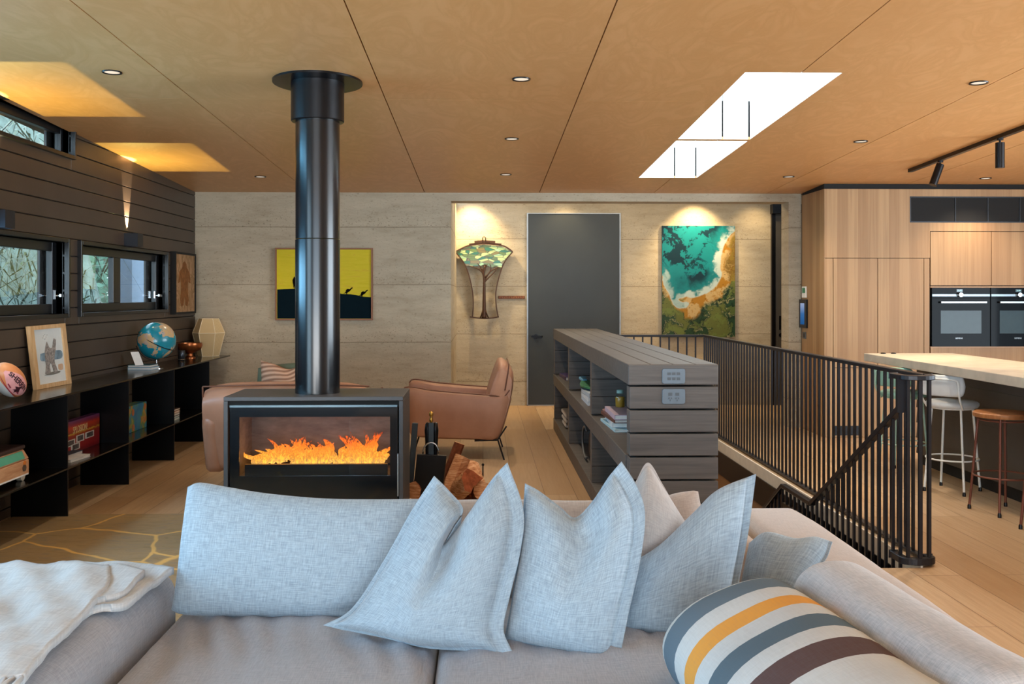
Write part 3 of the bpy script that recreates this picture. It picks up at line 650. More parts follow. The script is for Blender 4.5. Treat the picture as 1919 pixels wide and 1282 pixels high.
# fire tools and firewood
tx, ty = onY(808, 900, 6.25).x, 6.25
ft = thing('fire_tool_set', 'black fire tool stand with brass tips, to the right of the wood heater', 'fire tools', (tx, ty, 0))
MB().lathe([(.09, 0), (.09, .012), (.03, .02), (.012, .03)], (tx, ty, 0), 24).box(tx - .016, tx + .016, ty - .012, ty + .012, .02, .62).build('stand', plain('tool_steel', '39434A', .4, .4), ft, 40)
MB().lathe([(.006, .62), (.012, .63), (.012, .645), (.007, .655), (.014, .668), (.012, .685), (.004, .692)], (tx, ty, 0), 14).build('finial', plain('brass', 'C79A4A', .3, .9), ft, True)
MB().lathe([(.006, .20), (.012, .40), (.016, .52), (.019, .57), (.014, .615), (.006, .62)], (tx + .026, ty + .02, 0), 12).build('poker', M['steel'], ft, True)
MB().lathe([(.006, .20), (.012, .40), (.016, .52), (.019, .57), (.014, .61), (.006, .62)], (tx - .024, ty + .02, 0), 12).build('tongs', M['steel'], ft, True)
q = onY(816, 850, ty - .03)
MB().hexa([(tx - .115, ty - .05, .17), (tx + .062, ty - .05, .13), (tx + .075, ty - .012, .13), (tx - .115, ty - .012, .17)], [(tx - .085, ty - .05, .43), (tx + .098, ty - .05, .42), (tx + .098, ty - .02, .42), (tx - .085, ty - .02, .43)]).build('ash_shovel', M['steel'], ft, bevel=.004)
MB().tube([(tx - .05 + .05 * (1 - math.cos(PI * k / 10)) - .0, ty - .03, .43 + .07 * math.sin(PI * k / 10)) for k in range(11)], .005, 8).build('shovel_loop', M['chrome'], ft, True)
MB().bar((tx - .13, ty + .03, .24), (tx - .102, ty + .03, .615), .036, .03).build('hearth_brush', plain('brush_handle', '2F3A42', .5), ft, bevel=.003)
bark = plain('log_bark', '6E3E28', .9, 0, .1, .35, 25); wood = N('log_split_face'); nz = wood.noise(wood.coord((6, 6, 40)), 3, 4, .6); wood.base(wood.ramp(nz, [(.3, lin('8E5A3C')), (.5, lin('C08A62')), (.72, lin('D9B38F'))])); M['wood'] = wood.set(.85, 0, .1)
def log(p, d, L, r, lab, split):
    p = Vector(p); d = Vector(d).normalized(); a = d.orthogonal().normalized(); b_ = d.cross(a); t_ = thing('firewood_log', lab, 'firewood', p, 'split firewood beside the heater')
    rows = []
    ang = [2 * PI * k / 12 for k in range(12)]
    prof = [(1 + .12 * math.sin(3 * x + L * 30) + .07 * math.sin(5 * x + r * 90)) * (.45 if split and .6 < x < 2.6 else 1) for x in ang]
    for i in range(7):
        s_ = i / 6; rows.append([p + d * L * (s_ - .5) + (a * math.cos(x) + b_ * math.sin(x)) * r * q_ * (1 + .06 * noise.noise(Vector((x, s_ * 4, L * 9)))) for x, q_ in zip(ang, prof)])
    MB().grid(rows, closed=True).build('bark', M['wood'] if split else bark, t_, 35)
    for i in (0, 6): MB()._a(rows[i] + [p + d * L * ((i / 6) - .5) * 1.01], [(k, (k + 1) % 12, 12) for k in range(12)]).build('cut_end', M['wood'] if not split else plain('log_end_red', '8A4A2E', .9, 0, .1, .4, 30), t_)
def PL(px, py, Y): return onY(px, py, Y)
log(PL(842, 880, 6.42), (.38, .10, 1), .36, .035, 'thin slanted bark slat of firewood leaning next to the fire tools', False)
log(PL(848, 897, 6.30), (.42, .3, 1), .30, .052, 'pale split log with a straight cut face, left of the firewood pile', True)
log(PL(868, 916, 6.22), (.5, -.8, .55), .25, .075, 'grey weathered split log at the front of the firewood pile', True)
log(PL(884, 896, 6.36), (-.25, .9, .55), .22, .062, 'reddish log with a ragged end at the top of the firewood pile', True)
log(PL(898, 920, 6.28), (.15, -1, .25), .24, .058, 'round red-brown log at the right of the firewood pile', False)
log(PL(866, 944, 6.34), (1, .2, .05), .36, .07, 'lowest log under the firewood pile, mostly hidden by cushions', False)
log(PL(785, 912, 6.34), (.2, 1, 0), .3, .055, 'dark log end lying between the heater and the fire tools', False)
rk = thing('log_rack', 'thin black metal log rack with an upright rod beside the firewood', 'log rack', (onY(905, 900, 6.35).x, 6.35, 0))
rx = onY(905, 900, 6.35).x
MB().bar((rx, 6.35, .0), (rx, 6.35, .335), .008, .008, (0, 1, 0)).lathe([(.006, .33), (.010, .337), (.006, .346)], (rx, 6.35, 0), 10).build('rod', M['steel'], rk)
MB().bar((rx - .42, 6.35, .01), (rx, 6.35, .01), .012, .012).bar((rx - .42, 6.2, .01), (rx, 6.2, .01), .012, .012).bar((rx, 6.2, .01), (rx, 6.35, .01), .012, .012).build('base', M['steel'], rk)

# ------------------------------------------------------------------ leather armchairs
def armchair(Wd, arm_h=.60, back_h=.84, li=.03):
    """front at x=0, back at x=.92, near side y=0, far side y=Wd"""
    root = thing('armchair', '', 'armchair')
    def side(y0, y1, ah):
        out = [(.06, .205), (.30, .185), (.60, .175), (.79, .17), (.845, .27), (.895, .44), (.915, .56), (.80, ah - .045), (.55, ah - .03), (.25, ah - .005), (.0, ah + .02), (.012, ah - .14), (.02, .40), (.03, .28)]
        P = cr([(a, b, 0) for a, b in out] + [(out[0][0], out[0][1], 0)], 56)[:-1]; cx, cz_ = .45, .38
        rows = []
        for (k, sc, dy) in ((0, .80, 0.03), (1, .93, .006), (2, 1.0, .0), (3, 1.0, 1.), (4, .93, 1.), (5, .80, 1.)):
            yy = (y0 + (0, 0, 0, 0, 0, 0)[k] + {0: .0, 1: .006, 2: .035}.get(k, 0)) if k < 3 else (y1 - {3: .035, 4: .006, 5: 0}[k])
            rows.append([(cx + (p.x - cx) * (sc if k not in (2, 3) else 1), yy, cz_ + (p.y - cz_) * (sc if k not in (2, 3) else 1)) for p in P])
        q = MB().grid(rows, closed=True); n_ = len(P); q.f.append(tuple(reversed(range(n_)))); q.f.append(tuple(5 * n_ + i for i in range(n_)))
        o = q.build('arm', M['leather'], root, 50)
        e = cr([(.90, .60, 0), (.84, ah - .07, 0), (.78, ah - .048, 0), (.55, ah - .03, 0), (.25, ah - .003, 0), (.0, ah + .022, 0), (.012, ah - .14, 0), (.02, .40, 0), (.0, .28, 0)], 40)
        yp = y0 + .012 if y0 < Wd / 2 - .2 else y1 - .012
        MB().tube([(p.x, yp, p.y + .004) for p in e], .006, 6).build('piping', M['piping'], o, True)
    side(0, .13, arm_h); side(Wd - .13, Wd, arm_h)
    bo = cr([(.70, .30, 0), (.69, .45, 0), (.725, .62, 0), (.775, .76, 0), (.815, back_h, 0), (.86, back_h - .012, 0), (.918, back_h - .07, 0), (.94, .70, 0), (.925, .56, 0), (.88, .38, 0), (.80, .19, 0), (.72, .22, 0), (.70, .30, 0)], 40)[:-1]
    rows = []
    for i in range(15):
        s_ = -1 + 2 * i / 14; y_ = Wd / 2 + s_ * (Wd / 2 - .015); sc = (1 - abs(s_) ** 8 * .16); pull = 1 + .012 * (1 - s_ * s_)
        rows.append([(.82 + (p.x - .82) * sc * pull, y_, .50 + (p.y - .50) * sc + (.012 * (1 - s_ * s_) if p.y > .7 else 0)) for p in bo])
    q = MB().grid(rows, closed=True); n_ = len(bo); q.f.append(tuple(reversed(range(n_)))); q.f.append(tuple(14 * n_ + i for i in range(n_)))
    o = q.build('backrest', M['leather'], root, 60)
    MB().tube([(.895, Wd / 2 + s_ * (Wd / 2 - .012), back_h - .018 + .012 * (1 - s_ * s_)) for s_ in [-1 + .1 * k for k in range(21)]], .006, 6).build('piping', M['piping'], o, True)
    MB().tube([(p.x, .012, p.y) for p in cr([(.895, back_h - .02, 0), (.885, back_h - .10, 0), (.86, .60, 0)], 12)], .006, 6).build('piping', M['piping'], o, True)
    MB().soft(.02, .74, .12, Wd - .12, .20, .44, .07, 10, .03).build('seat_cushion', M['leather'], root, True, weld=True)
    for (x, y_, sx) in ((.80, li, 1), (.80, Wd - li, 1), (.10, li, -1), (.10, Wd - li, -1)):
        q = MB().bar((x, y_, .175), (x + sx * .055, y_, .0), .02, .014)
        if sx > 0: q.bar((x, y_, .175), (x + .075, y_ , .29), .018, .012).bar((x - .20, y_, .168), (x, y_, .172), .03, .014)
        q.build('leg', M['steel'], root)
    return root
c1 = armchair(.80); p = onZ(947, 862, 0); c1.location = (p.x - .865, p.y - .03, 0); base[c1.name] = Vector(c1.location)
c1['label'] = 'tan leather armchair seen from its side, facing left, between the heater and the bookcase'; c1['group'] = 'tan leather armchairs'
c2 = armchair(1.18, .66, .80, .30); c2.rotation_euler = (0, 0, R(-90)); pl_ = onY(376, 722, 6.98)
c2.location = (pl_.x, 6.98 + .90, 0); c2['label'] = 'wide tan leather armchair seen from behind, behind the wood heater'; c2['group'] = 'tan leather armchairs'

# ------------------------------------------------------------------ kitchen joinery
kt = ceil_z(KY) - .055
def kx(px): return onY(px, 500, KY).x
def kz(py): return onY(1700, py, KY).z
kb = thing('joinery_wall', 'tall oak board cladding and flush cupboard doors at the right', 'cabinet', (5.3, KY, 0)); kb['kind'] = 'structure'
MB().box(KX, KX + .018, KY + .0215, KY + .7, 0, kt).build('end_panel', M['oak'], kb)
MB().box(KX + .0185, RX, KY + .022, KY + .7, 0, kt).build('carcass', M['black_gap'], kb)
zj = kz(484.5); zb = kz(690); g = .006
xa, xb_, xc, xd = kx(1562), kx(1645.5), kx(1731), kx(1743)
XE = RX - .01
vx, vz0, vz1 = kx(1705), kz(417), kz(368)
mm = MB()
for r in sub((KX, XE, zj + g, kt), [(vx, XE, vz0, vz1), (xd, XE, 0, kz(433))]): mm.box(r[0], r[1], KY, KY + .02, r[2], r[3])
mm.box(KX, xa - g, KY, KY + .02, 0, zj).box(xc + g, xd - g, KY, KY + .02, 0, zj).build('panel', M['oak'], kb)
MB().box(xa, xb_ - g, KY, KY + .02, zb + g, zj).build('cupboard_door', M['oak'], kb); MB().box(xb_, xc, KY, KY + .02, zb + g, zj).build('cupboard_door', M['oak'], kb)
MB().box(xa, xc, KY, KY + .02, 0.004, zb).build('drawer_front', M['oak'], kb)
MB().box(kx(1560), kx(1612), KY - .004, KY + .02, .02, .115).build('kick_vent', M['steel'], kb)
xm = kx(1858)
MB().box(xd + g, xm - g / 2, KY, KY + .02, kz(535), kz(433) - g).build('cupboard_door', M['oak'], kb); MB().box(xm + g / 2, XE, KY, KY + .02, kz(535), kz(433) - g).build('cupboard_door', M['oak'], kb)
MB().box(xd + g, XE, KY, KY + .02, .004, kz(651)).build('panel', M['oak'], kb)
MB().box(KX + .01, RX, KY + .03, KY + .7, kt, ceil_z(KY) - .002).build('shadow_gap', M['black_gap'], kb)
ven = thing('bulkhead_vent', 'long black recessed vent strip high in the oak joinery', 'vent', (5.3, KY, vz0))
mm = MB().box(vx, XE, KY + .012, KY + .021, vz0, vz1); mm.build('recess', M['black_gap'], ven)
mm = MB()
for px in (1791, 1852, 1912): mm.box(kx(px) - .004, kx(px) + .004, KY + .004, KY + .012, vz0, vz1)
mm.box(vx, XE, KY - .001, KY + .012, vz1 - .012, vz1).box(vx, XE, KY - .001, KY + .012, vz0, vz0 + .012).box(vx, vx + .012, KY - .001, KY + .012, vz0 + .012, vz1 - .012).build('frame', M['steel'], ven)
ovg = plain('oven_black_glass', '0B0D10', .06, 0, .04); ovw = plain('oven_window', '2A3A3E', .05, 0, .15)
z0o, z1o = kz(649.5), kz(539)
def oven(x0, lab):
    w = .592; r = thing('wall_oven', lab, 'oven', (x0 + w / 2, KY, z0o), 'built-in ovens'); h = z1o - z0o
    MB().box(x0 + .002, x0 + w - .002, KY - .014, KY + .021, z1o - .105, z1o).build('control_panel', ovg, r)
    d = MB().box(x0 + .002, x0 + w - .002, KY - .014, KY + .021, z0o, z1o - .108).build('door', ovg, r)
    MB().box(x0 + .09, x0 + w - .09, KY - .016, KY - .013, z0o + .13, z0o + .36).build('window', ovw, d)
    MB().box(x0 + .08, x0 + w - .05, KY - .05, KY - .036, z1o - .155, z1o - .138).box(x0 + .09, x0 + .105, KY - .04, KY - .013, z1o - .153, z1o - .14).box(x0 + w - .075, x0 + w - .06, KY - .04, KY - .013, z1o - .153, z1o - .14).build('handle', M['alu'], d)
    MB().box(x0 + .004, x0 + w - .004, KY - .017, KY - .013, z1o - .088, z1o - .066).build('trim_strip', plain('oven_trim', '6B7377', .3, .8), r)
    xm = x0 + w / 2 - .015
    MB().cyl((xm, KY - .014, z1o - .072), (xm, KY - .05, z1o - .072), .021, n=20).build('knob', M['chrome'], r, 40)
    MB().box(xm - .03, xm + .03, KY - .016, KY - .013, z1o - .042, z1o - .018).build('display', plain('oven_display', '18383C', .1), r)
    MB().text('12:40', .018, lambda a, b_, c: (xm + a, KY - .0165 - c, z1o - .03 + b_), .0003).build('clock_digits', emit('oven_digits', (.5, .85, .85), 1.2), r)
    MB().text('SIEMENS', .020, lambda a, b_, c: (xm - .005 + a, KY - .0148 - c, z0o + .082 + b_), .0004).build('lettering', M['alu'], r)
oven(kx(1745), 'black glass built-in oven on the left, nearer the cupboard doors'); oven(kx(1745) + .598, 'black glass built-in oven cut off by the right edge of the photo')
mm = MB().box(kx(1743.5), XE, KY - .003, KY + .02, z1o, z1o + .012); mm.box(kx(1743.5), XE, KY - .003, KY + .02, z0o - .012, z0o).build('oven_surround', plain('oak_edge', 'B8906A', .5), kb)
# small wall fittings on the end of the joinery
def onside(px, py): return onX(px, py, KX)
def fit(name, lab, cat, x0, x1, y0, y1, d, mat):
    a = onside(x0, y0); b_ = onside(x1, y1); ya, yb = sorted((a.y, b_.y)); r = thing(name, lab, cat, (KX, (ya + yb) / 2, b_.z)); return r, ya, yb, b_.z, a.z
r, ya, yb, za, zb_ = fit('thermostat', 'small white control with a green mark on the end of the oak joinery', 'thermostat', 1504.5, 1512, 537, 558, .012, None)
MB().box(KX - .012, KX, ya, yb, za, zb_).build('body', M['paper'], r, bevel=.003); MB().box(KX - .0135, KX - .011, ya + .02, yb - .02, za + .05, zb_ - .015).build('green_mark', plain('green_mark', '3F8A62', .5), r)
r, ya, yb, za, zb_ = fit('intercom_panel', 'black wall intercom with a tall blue screen on the joinery end', 'intercom', 1501, 1514, 561, 615, .02, None)
MB().box(KX - .022, KX, ya, yb, za, zb_).build('housing', M['steel'], r, bevel=.004)
sm_ = N('blue_screen'); z_ = sm_.add('ShaderNodeSeparateXYZ'); sm_.link(sm_.coord(kind='Generated'), z_.inputs[0]); e = sm_.add('ShaderNodeEmission'); sm_.link(sm_.ramp(z_.outputs[2], [(0, (.02, .12, .35)), (.5, (.06, .2, .5)), (1, (.45, .55, .8))]), e.inputs[0]); e.inputs[1].default_value = .5; sm_.link(e.outputs[0], sm_.out.inputs[0])
MB().box(KX - .0235, KX - .021, ya + .05, yb - .05, za + .035, zb_ - .04).build('screen', sm_.m, r)
r, ya, yb, za, zb_ = fit('wall_switch', 'small dark rectangular switch below the intercom', 'switch', 1505, 1511, 622, 635, .01, None)
MB().box(KX - .009, KX, ya, yb, za, zb_).build('plate', plain('switch_grey', '5A5D5E', .4, .4), r, bevel=.002); MB().box(KX - .0105, KX - .008, ya + .03, yb - .03, za + .015, zb_ - .015).build('rocker', M['steel'], r)

# ------------------------------------------------------------------ island bench
ib = thing('island_bench', 'long pale stone bench on a dark boarded base at the right', 'kitchen bench', (3.66, 6.2, 0))
MB().box(3.27, 4.04, 3.9, 8.46, .855, .92).build('benchtop', M['concrete_top'], ib, bevel=.004)
mm = MB(); z = .09
while z < .85:
    mm.hexa([(3.655, 4.0, z), (3.70, 4.0, z), (3.70, 8.30, z), (3.655, 8.30, z)], [(3.665, 4.0, min(.852, z + .125)), (3.70, 4.0, min(.852, z + .125)), (3.70, 8.30, min(.852, z + .125)), (3.665, 8.30, min(.852, z + .125))]); z += .128
mm.build('boarded_front', plain('bench_boards', '4B4642', .5, 0, .4), ib)
MB().box(3.70, 3.98, 4.0, 8.30, .0, .852).build('cabinet_body', plain('bench_body', '37332F', .5), ib); MB().box(3.68, 3.70, 4.0, 8.3, 0, .09).build('kickboard', M['black_gap'], ib)
for px in (1636, 1655):
    q = onZ(px, 660, .92); r = thing('bench_socket', 'tiny dark pop-up socket on the far end of the bench, %s one' % ('left' if px == 1636 else 'right'), 'socket', (q.x, 8.40, .92)); MB().lathe([(.022, 0), (.022, .006), (.012, .009)], (q.x, 8.40, .92), 16).build('cap', M['steel'], r)

# ------------------------------------------------------------------ stools
def stool(lab, x, y, metal, seatmat, back=None, rot=0, sh=.655, foot=.20, top=.145, ring=.24, rs=.18):
    r = thing('bar_stool', lab, 'stool', (0, 0, 0), 'stools along the bench')
    if back: MB().lathe([(.05, sh - .045), (rs - .01, sh - .045), (rs, sh - .03), (rs, sh - .012), (rs - .02, sh + .002), (.0, sh + .006)], (0, 0, 0), 32).build('seat', seatmat, r, 60)
    else: MB().lathe([(.0, sh - .032), (rs - .004, sh - .032), (rs, sh - .026), (rs, sh - .006), (rs - .006, sh)], (0, 0, 0), 36).build('seat', seatmat, r, 40)
    legs = []
    for k in range(4):
        a = R(45 + 90 * k); p = Vector((top * math.cos(a), top * math.sin(a), sh - .035)); q = Vector((foot * math.cos(a), foot * math.sin(a), .0)); legs.append((p, q))
        lg = MB().cyl(p, q + Vector((0, 0, .012)), .0085, n=10).build('leg', metal, r, 40); MB().lathe([(.012, 0), (.012, .018), (.009, .03)], q, 10).build('foot', M['steel'], lg, 40)
    t_ = (sh - .035 - ring) / (sh - .035); rr = top + (foot - top) * t_
    MB().tube([(rr * math.cos(2 * PI * k / 36), rr * math.sin(2 * PI * k / 36), ring) for k in range(36)], .006, 8, closed=True).build('foot_ring', metal, r, True)
    MB().tube([(top * math.cos(2 * PI * k / 36), top * math.sin(2 * PI * k / 36), sh - .05) for k in range(36)], .006, 8, closed=True).build('seat_ring', metal, r, True)
    if back:
        pad = [(-.165, .0), (-.15, -.06), (-.11, -.075), (.11, -.075), (.15, -.06), (.165, 0), (.15, .06), (.11, .075), (-.11, .075), (-.15, .06)]
        P = cr([(a, b_, 0) for a, b_ in pad] + [(pad[0][0], pad[0][1], 0)], 40)[:-1]; rows = []
        for (d, sc) in ((-.022, .86), (-.018, .97), (0, 1), (.018, .97), (.022, .86)):
            rows.append([(-.185 + d - .35 * (p.x * sc) ** 2 * -1, p.x * sc, .775 + p.y * sc) for p in P])
        q = MB().grid(rows, closed=True); n_ = len(P); q.f.append(tuple(reversed(range(n_)))); q.f.append(tuple(4 * n_ + i for i in range(n_))); q.build('backrest', back, r, 70)
        MB().tube(cr([(-.12, .125, sh - .05), (-.205, .135, sh + .04), (-.215, .128, .80), (-.22, .10, .822), (-.22, -.10, .822), (-.215, -.128, .80), (-.205, -.135, sh + .04), (-.12, -.125, sh - .05)], 40), .0075, 8).build('back_frame', metal, r, True)
    r.location = (x, y, 0); r.rotation_euler = (0, 0, R(rot)); return r
wm = plain('white_stool_metal', 'DDE3E4', .4, 0, .5); wp = plain('white_stool_pad', 'C9CFD2', .5); tm = plain('teal_stool_metal', '9FC4BA', .4); tp_ = plain('teal_stool_pad', '86B4A8', .5)
bm_ = plain('rust_stool_metal', '6B3A2A', .45, .2); bw = N('stool_seat_wood'); nz = bw.noise(bw.coord((3, 30, 3)), 2, 5, .6, .5); bw.base(bw.ramp(nz, [(.3, lin('8A5530')), (.7, lin('B57C4C'))])); M['stool_wood'] = bw.set(.4)
q = onZ(1768, 922, 0)
stool('white padded bar stool with a low back, beside the rounded end of the balustrade', 3.40, 7.12, wm, wp, wp, 42)
stool('pale teal padded bar stool seen through the balustrade bars, farthest along the bench', 3.36, 7.86, tm, tp_, tp_, 42)
stool('rust-legged bar stool with a round timber seat, second from the right edge', 3.40, 6.42, bm_, M['stool_wood'], None, 12)
stool('rust-legged bar stool with a round timber seat, cut off at the right edge', 3.44, 5.86, bm_, M['stool_wood'], None, 20)

# ------------------------------------------------------------------ art
a = onY(517, 465, FY); b_ = onY(699, 600, FY); x0, x1, z0, z1 = a.x, b_.x, b_.z, a.z
p1 = thing('yellow_painting', 'yellow painting with a dark hill and small silhouettes, behind the flue', 'painting', ((x0 + x1) / 2, FY, z0))
t = .016
MB().box(x0, x1, FY - .045, FY, z0, z0 + t).box(x0, x1, FY - .045, FY, z1 - t, z1).box(x0, x0 + t, FY - .045, FY, z0 + t, z1 - t).box(x1 - t, x1, FY - .045, FY, z0 + t, z1 - t).build('frame', plain('red_brown_frame', '8A5A3A', .5), p1, bevel=.002)
ym = N('yellow_paint'); nz = ym.noise(ym.coord((1, 1, 7)), 5, 4, .6, .6); ym.base(ym.ramp(nz, [(.35, lin('CDBB10')), (.6, lin('D5C224')), (.75, lin('C79A2E'))])); M['yellow'] = ym.set(.6, 0, .3)
MB().box(x0 + t, x1 - t, FY - .03, FY - .005, z0 + t, z1 - t).build('canvas', M['yellow'], p1)
def AP(px, py): q = onY(px, py, FY - .032); return (q.x, q.z)
hill = [AP(519.5, 597), AP(519.5, 542.5), AP(535, 541.8), AP(556, 541), AP(585, 541.5), AP(615, 545), AP(642, 551), AP(657, 551.5), AP(668, 553), AP(680, 556), AP(696, 557), AP(696, 597)]
MB().prism([(max(x0 + t, min(x1 - t, u)), max(z0 + t, v)) for u, v in hill], lambda u, v, d: (u, d, v), FY - .032, FY - .0295).build('painted_hill', plain('dark_teal_paint', '0C1C24', .9, 0, .05), p1)
ink = plain('black_ink', '0C0B08', .9, 0, .05)
def sil(pts, nm):
    MB().prism([AP(*q) for q in pts], lambda u, v, d: (u, d, v), FY - .033, FY - .0295).build(nm, ink, p1)
sil([(550, 541), (549.5, 534), (548.5, 530), (548, 525), (550, 521), (551, 518.5), (552.4, 518.5), (553, 521), (554, 525), (557.5, 524), (557, 526), (553.5, 528), (554.5, 533), (553.5, 537), (552.6, 541), (551.5, 541), (551.8, 536)], 'painted_figure')
def roo(x, y):
    sil([(x - 6, y + 6), (x - 1, y + 2.5), (x, y - 2), (x + 3, y - 3.5), (x + 7, y - 3), (x + 10, y - 6), (x + 12, y - 6.6), (x + 12.6, y - 5), (x + 9.5, y - 2.5), (x + 7.5, y + .5), (x + 3.5, y + 3), (x + 2, y + 5), (x + 2.6, y + 8), (x + 1.2, y + 8), (x + .4, y + 5), (x - 1.5, y + 4.4)], 'painted_animal')
roo(648.5, 545); roo(677, 549.5)

# coast painting: pigment stored per vertex
def coast():
    a = onY(1241, 423, BY - .04); b_ = onY(1377.5, 632, BY - .04); x0, x1, z0, z1 = a.x, b_.x, b_.z, a.z
    r = thing('coast_painting', 'tall poured paint canvas of teal sea, sand and green, right of the grey door', 'painting', ((x0 + x1) / 2, BY, z0))
    MB().box(x0, x1, BY - .036, BY - .001, z0, z1).build('stretcher', plain('canvas_edge', '1E3A30', .6), r)
    nx, nz = 150, 226
    coastl = [(.99, .965), (.93, .92), (.84, .84), (.80, .74), (.79, .64), (.815, .58), (.79, .515), (.70, .44), (.58, .39), (.45, .36), (.33, .365), (.25, .355), (.22, .335), (.27, .31), (.34, .312), (.365, .295), (.33, .27), (.24, .265), (.17, .29), (.14, .34), (.10, .40), (.05, .45), (.02, .50), (.01, .55)]
    C = cr([(p[0], p[1] * 1.53, 0) for p in coastl], 120)
    poly = [(p.x, p.y / 1.53) for p in C] + [(-.2, .55), (-.2, 1.2), (1.2, 1.2), (1.05, .97)]
    def inside(x, y):
        c = False; j = len(poly) - 1
        for i in range(len(poly)):
            if (poly[i][1] > y) != (poly[j][1] > y) and x < (poly[j][0] - poly[i][0]) * (y - poly[i][1]) / (poly[j][1] - poly[i][1]) + poly[i][0]: c = not c
            j = i
        return c
    L = lambda h: Vector(lin(h)[:3])
    deep, teal, aqua, foam, sand, gold, olive, green, dark, lime, cream = map(L, ('0A2A36', '08505C', '147880', 'A9BCBC', 'B49A6A', '9A6E24', '5C6433', '25402A', '10241A', '66783C', 'A9A078'))
    def sm(a, b_, t): t = max(0, min(1, (t - a) / (b_ - a))); return t * t * (3 - 2 * t)
    vs = []; cols = []
    for j in range(nz + 1):
        for i in range(nx + 1):
            u, v = i / nx, j / nz; p = Vector((u, v * 1.53, 0))
            wq = Vector((noise.fractal(p * 5, .8, 2.1, 4), noise.fractal(p * 5 + Vector((9, 3, 1)), .8, 2.1, 4), 0)); pw = p + wq * .10
            ps = p + wq * .018
            ins = inside(ps.x, ps.y / 1.53); d = min((Vector((ps.x, ps.y, 0)) - c).length for c in C)
            n1 = noise.fractal(pw * 3.2 + Vector((2, 7, 0)), .9, 2, 4); n2 = noise.fractal(pw * 7 + Vector((5, 1, 4)), .9, 2, 4)
            if ins:
                c = deep.lerp(teal, sm(-.12, .22, n1 + (.62 - v) * 1.1)); c = c.lerp(aqua, sm(.10, .16, abs(n2 + .1) * .7 + n1 * .5 - .02) * sm(.45, .6, v) * .85)
                c = c.lerp(aqua, .8 * sm(.24, .10, d + n2 * .06)); c = c.lerp(foam, sm(.10, .02, d + n2 * .09) * (1 if u > .3 else .7))
            else:
                c = sand.lerp(gold, sm(.0, .25, n2 + (u < .35) * .25)); wide = .11 if u > .30 else .035
                if u > .75 and v > .5: wide = .05
                grn = sm(wide, wide + .06, d + n1 * .07); g_ = green.lerp(dark, sm(-.1, .25, n2)); g_ = g_.lerp(olive, sm(.12, .3, n1)); g_ = g_.lerp(cream, sm(.05, .0, abs(n1 - .05)) * .75); g_ = g_.lerp(lime, sm(.22, .30, n2) * .5)
                if u > .78 and v > .5: g_ = g_.lerp(gold, .45)
                c = c.lerp(g_, grn); c = c.lerp(foam, sm(.018, .004, d))
                sp = noise.noise(p * 60); c = c.lerp(dark, .8 * sm(.52, .6, sp) * sm(0, .05, d))
            vs.append((x0 + (x1 - x0) * u, BY - .0365, z0 + (z1 - z0) * v)); cols.append((c.x, c.y, c.z, 1))
    q = MB(); q.v = [Vector(v) for v in vs]; w = nx + 1
    q.f = [(j * w + i, j * w + i + 1, (j + 1) * w + i + 1, (j + 1) * w + i) for j in range(nz) for i in range(nx)]
    o = q.build('painted_surface', attr_mat('poured_paint', .35), r); at = o.data.color_attributes.new('Col', 'FLOAT_COLOR', 'POINT')
    for k, c in enumerate(cols): at.data[k].color = c
coast()

# tree wall sculpture
TY = BY - .11
def TP(zx, zy): q = onY(840 + zx / 6.4125, 420 + zy / 6.41, TY); return Vector((q.x, TY, q.z))
base_t = TP(430, 1130)
ts = thing('tree_sculpture', 'metal tree wall sculpture with a green stained glass canopy, left of the grey door', 'wall sculpture', tuple(base_t))
rust = plain('dark_bronze', '4A3326', .5, .5)
def strip(pts, nm, n=40, h=.05, w=.015):
    P = cr([TP(*p) for p in pts], n); rows = []
    for i in range(len(P)):
        t_ = (P[min(i + 1, n)] - P[max(i - 1, 0)]).normalized(); sd = Vector((t_.z, 0, -t_.x)) * w / 2; dp = Vector((0, h, 0)); rows.append([P[i] - sd, P[i] + sd, P[i] + sd + dp, P[i] - sd + dp])
    q = MB().grid(rows, closed=True); q.f.append((3, 2, 1, 0)); k = 4 * n; q.f.append((k, k + 1, k + 2, k + 3)); return q.build(nm, rust, ts, 50)
strip([(85, 332), (190, 470), (255, 640), (292, 820), (300, 980), (290, 1115)], 'left_edge', h=.09)
strip([(775, 332), (680, 450), (615, 620), (575, 800), (575, 960), (600, 1115)], 'right_edge', h=.09)
strip([(85, 332), (165, 290), (250, 258), (430, 236), (640, 256), (720, 290), (775, 332)], 'top_edge', h=.06)
strip([(258, 1115), (350, 1128), (430, 1134), (520, 1130), (610, 1115)], 'bottom_edge', 20, .06)
strip([(315, 215), (430, 208), (565, 215)], 'cap_bar', 10, .05, .03); strip([(250, 243), (430, 226), (640, 243)], 'cap_bar', 14, .05, .018)
MB().tube([TP(415, 205), TP(413, 165), TP(430, 150), TP(450, 165), TP(448, 205)], .006, 8).build('hook', rust, ts, True)
mm = MB(); mm.tube(cr([TP(430, 1130), TP(432, 1000), TP(432, 820), TP(433, 690), TP(428, 600), TP(440, 500)], 24), [.034] + [.026 - .0007 * k for k in range(24)], 8)
for pts in ([(433, 700), (420, 610), (400, 570), (340, 530), (240, 500)], [(430, 620), (405, 560), (385, 510), (350, 470)], [(434, 690), (470, 620), (520, 560), (600, 520)], [(434, 700), (480, 650), (560, 570), (590, 530)], [(438, 640), (490, 590), (515, 530), (500, 480)], [(432, 580), (450, 520), (470, 480)], [(432, 590), (410, 540), (370, 540)]):
    mm.tube(cr([TP(*p) for p in pts], 12), [.011 - .0006 * k for k in range(13)], 6)
for dx in (-45, -22, 25, 50): mm.tube([TP(432 + dx * .25, 1030), TP(432 + dx, 1128)], [.012, .008], 6)
mm.build('trunk_and_branches', rust, ts, True)
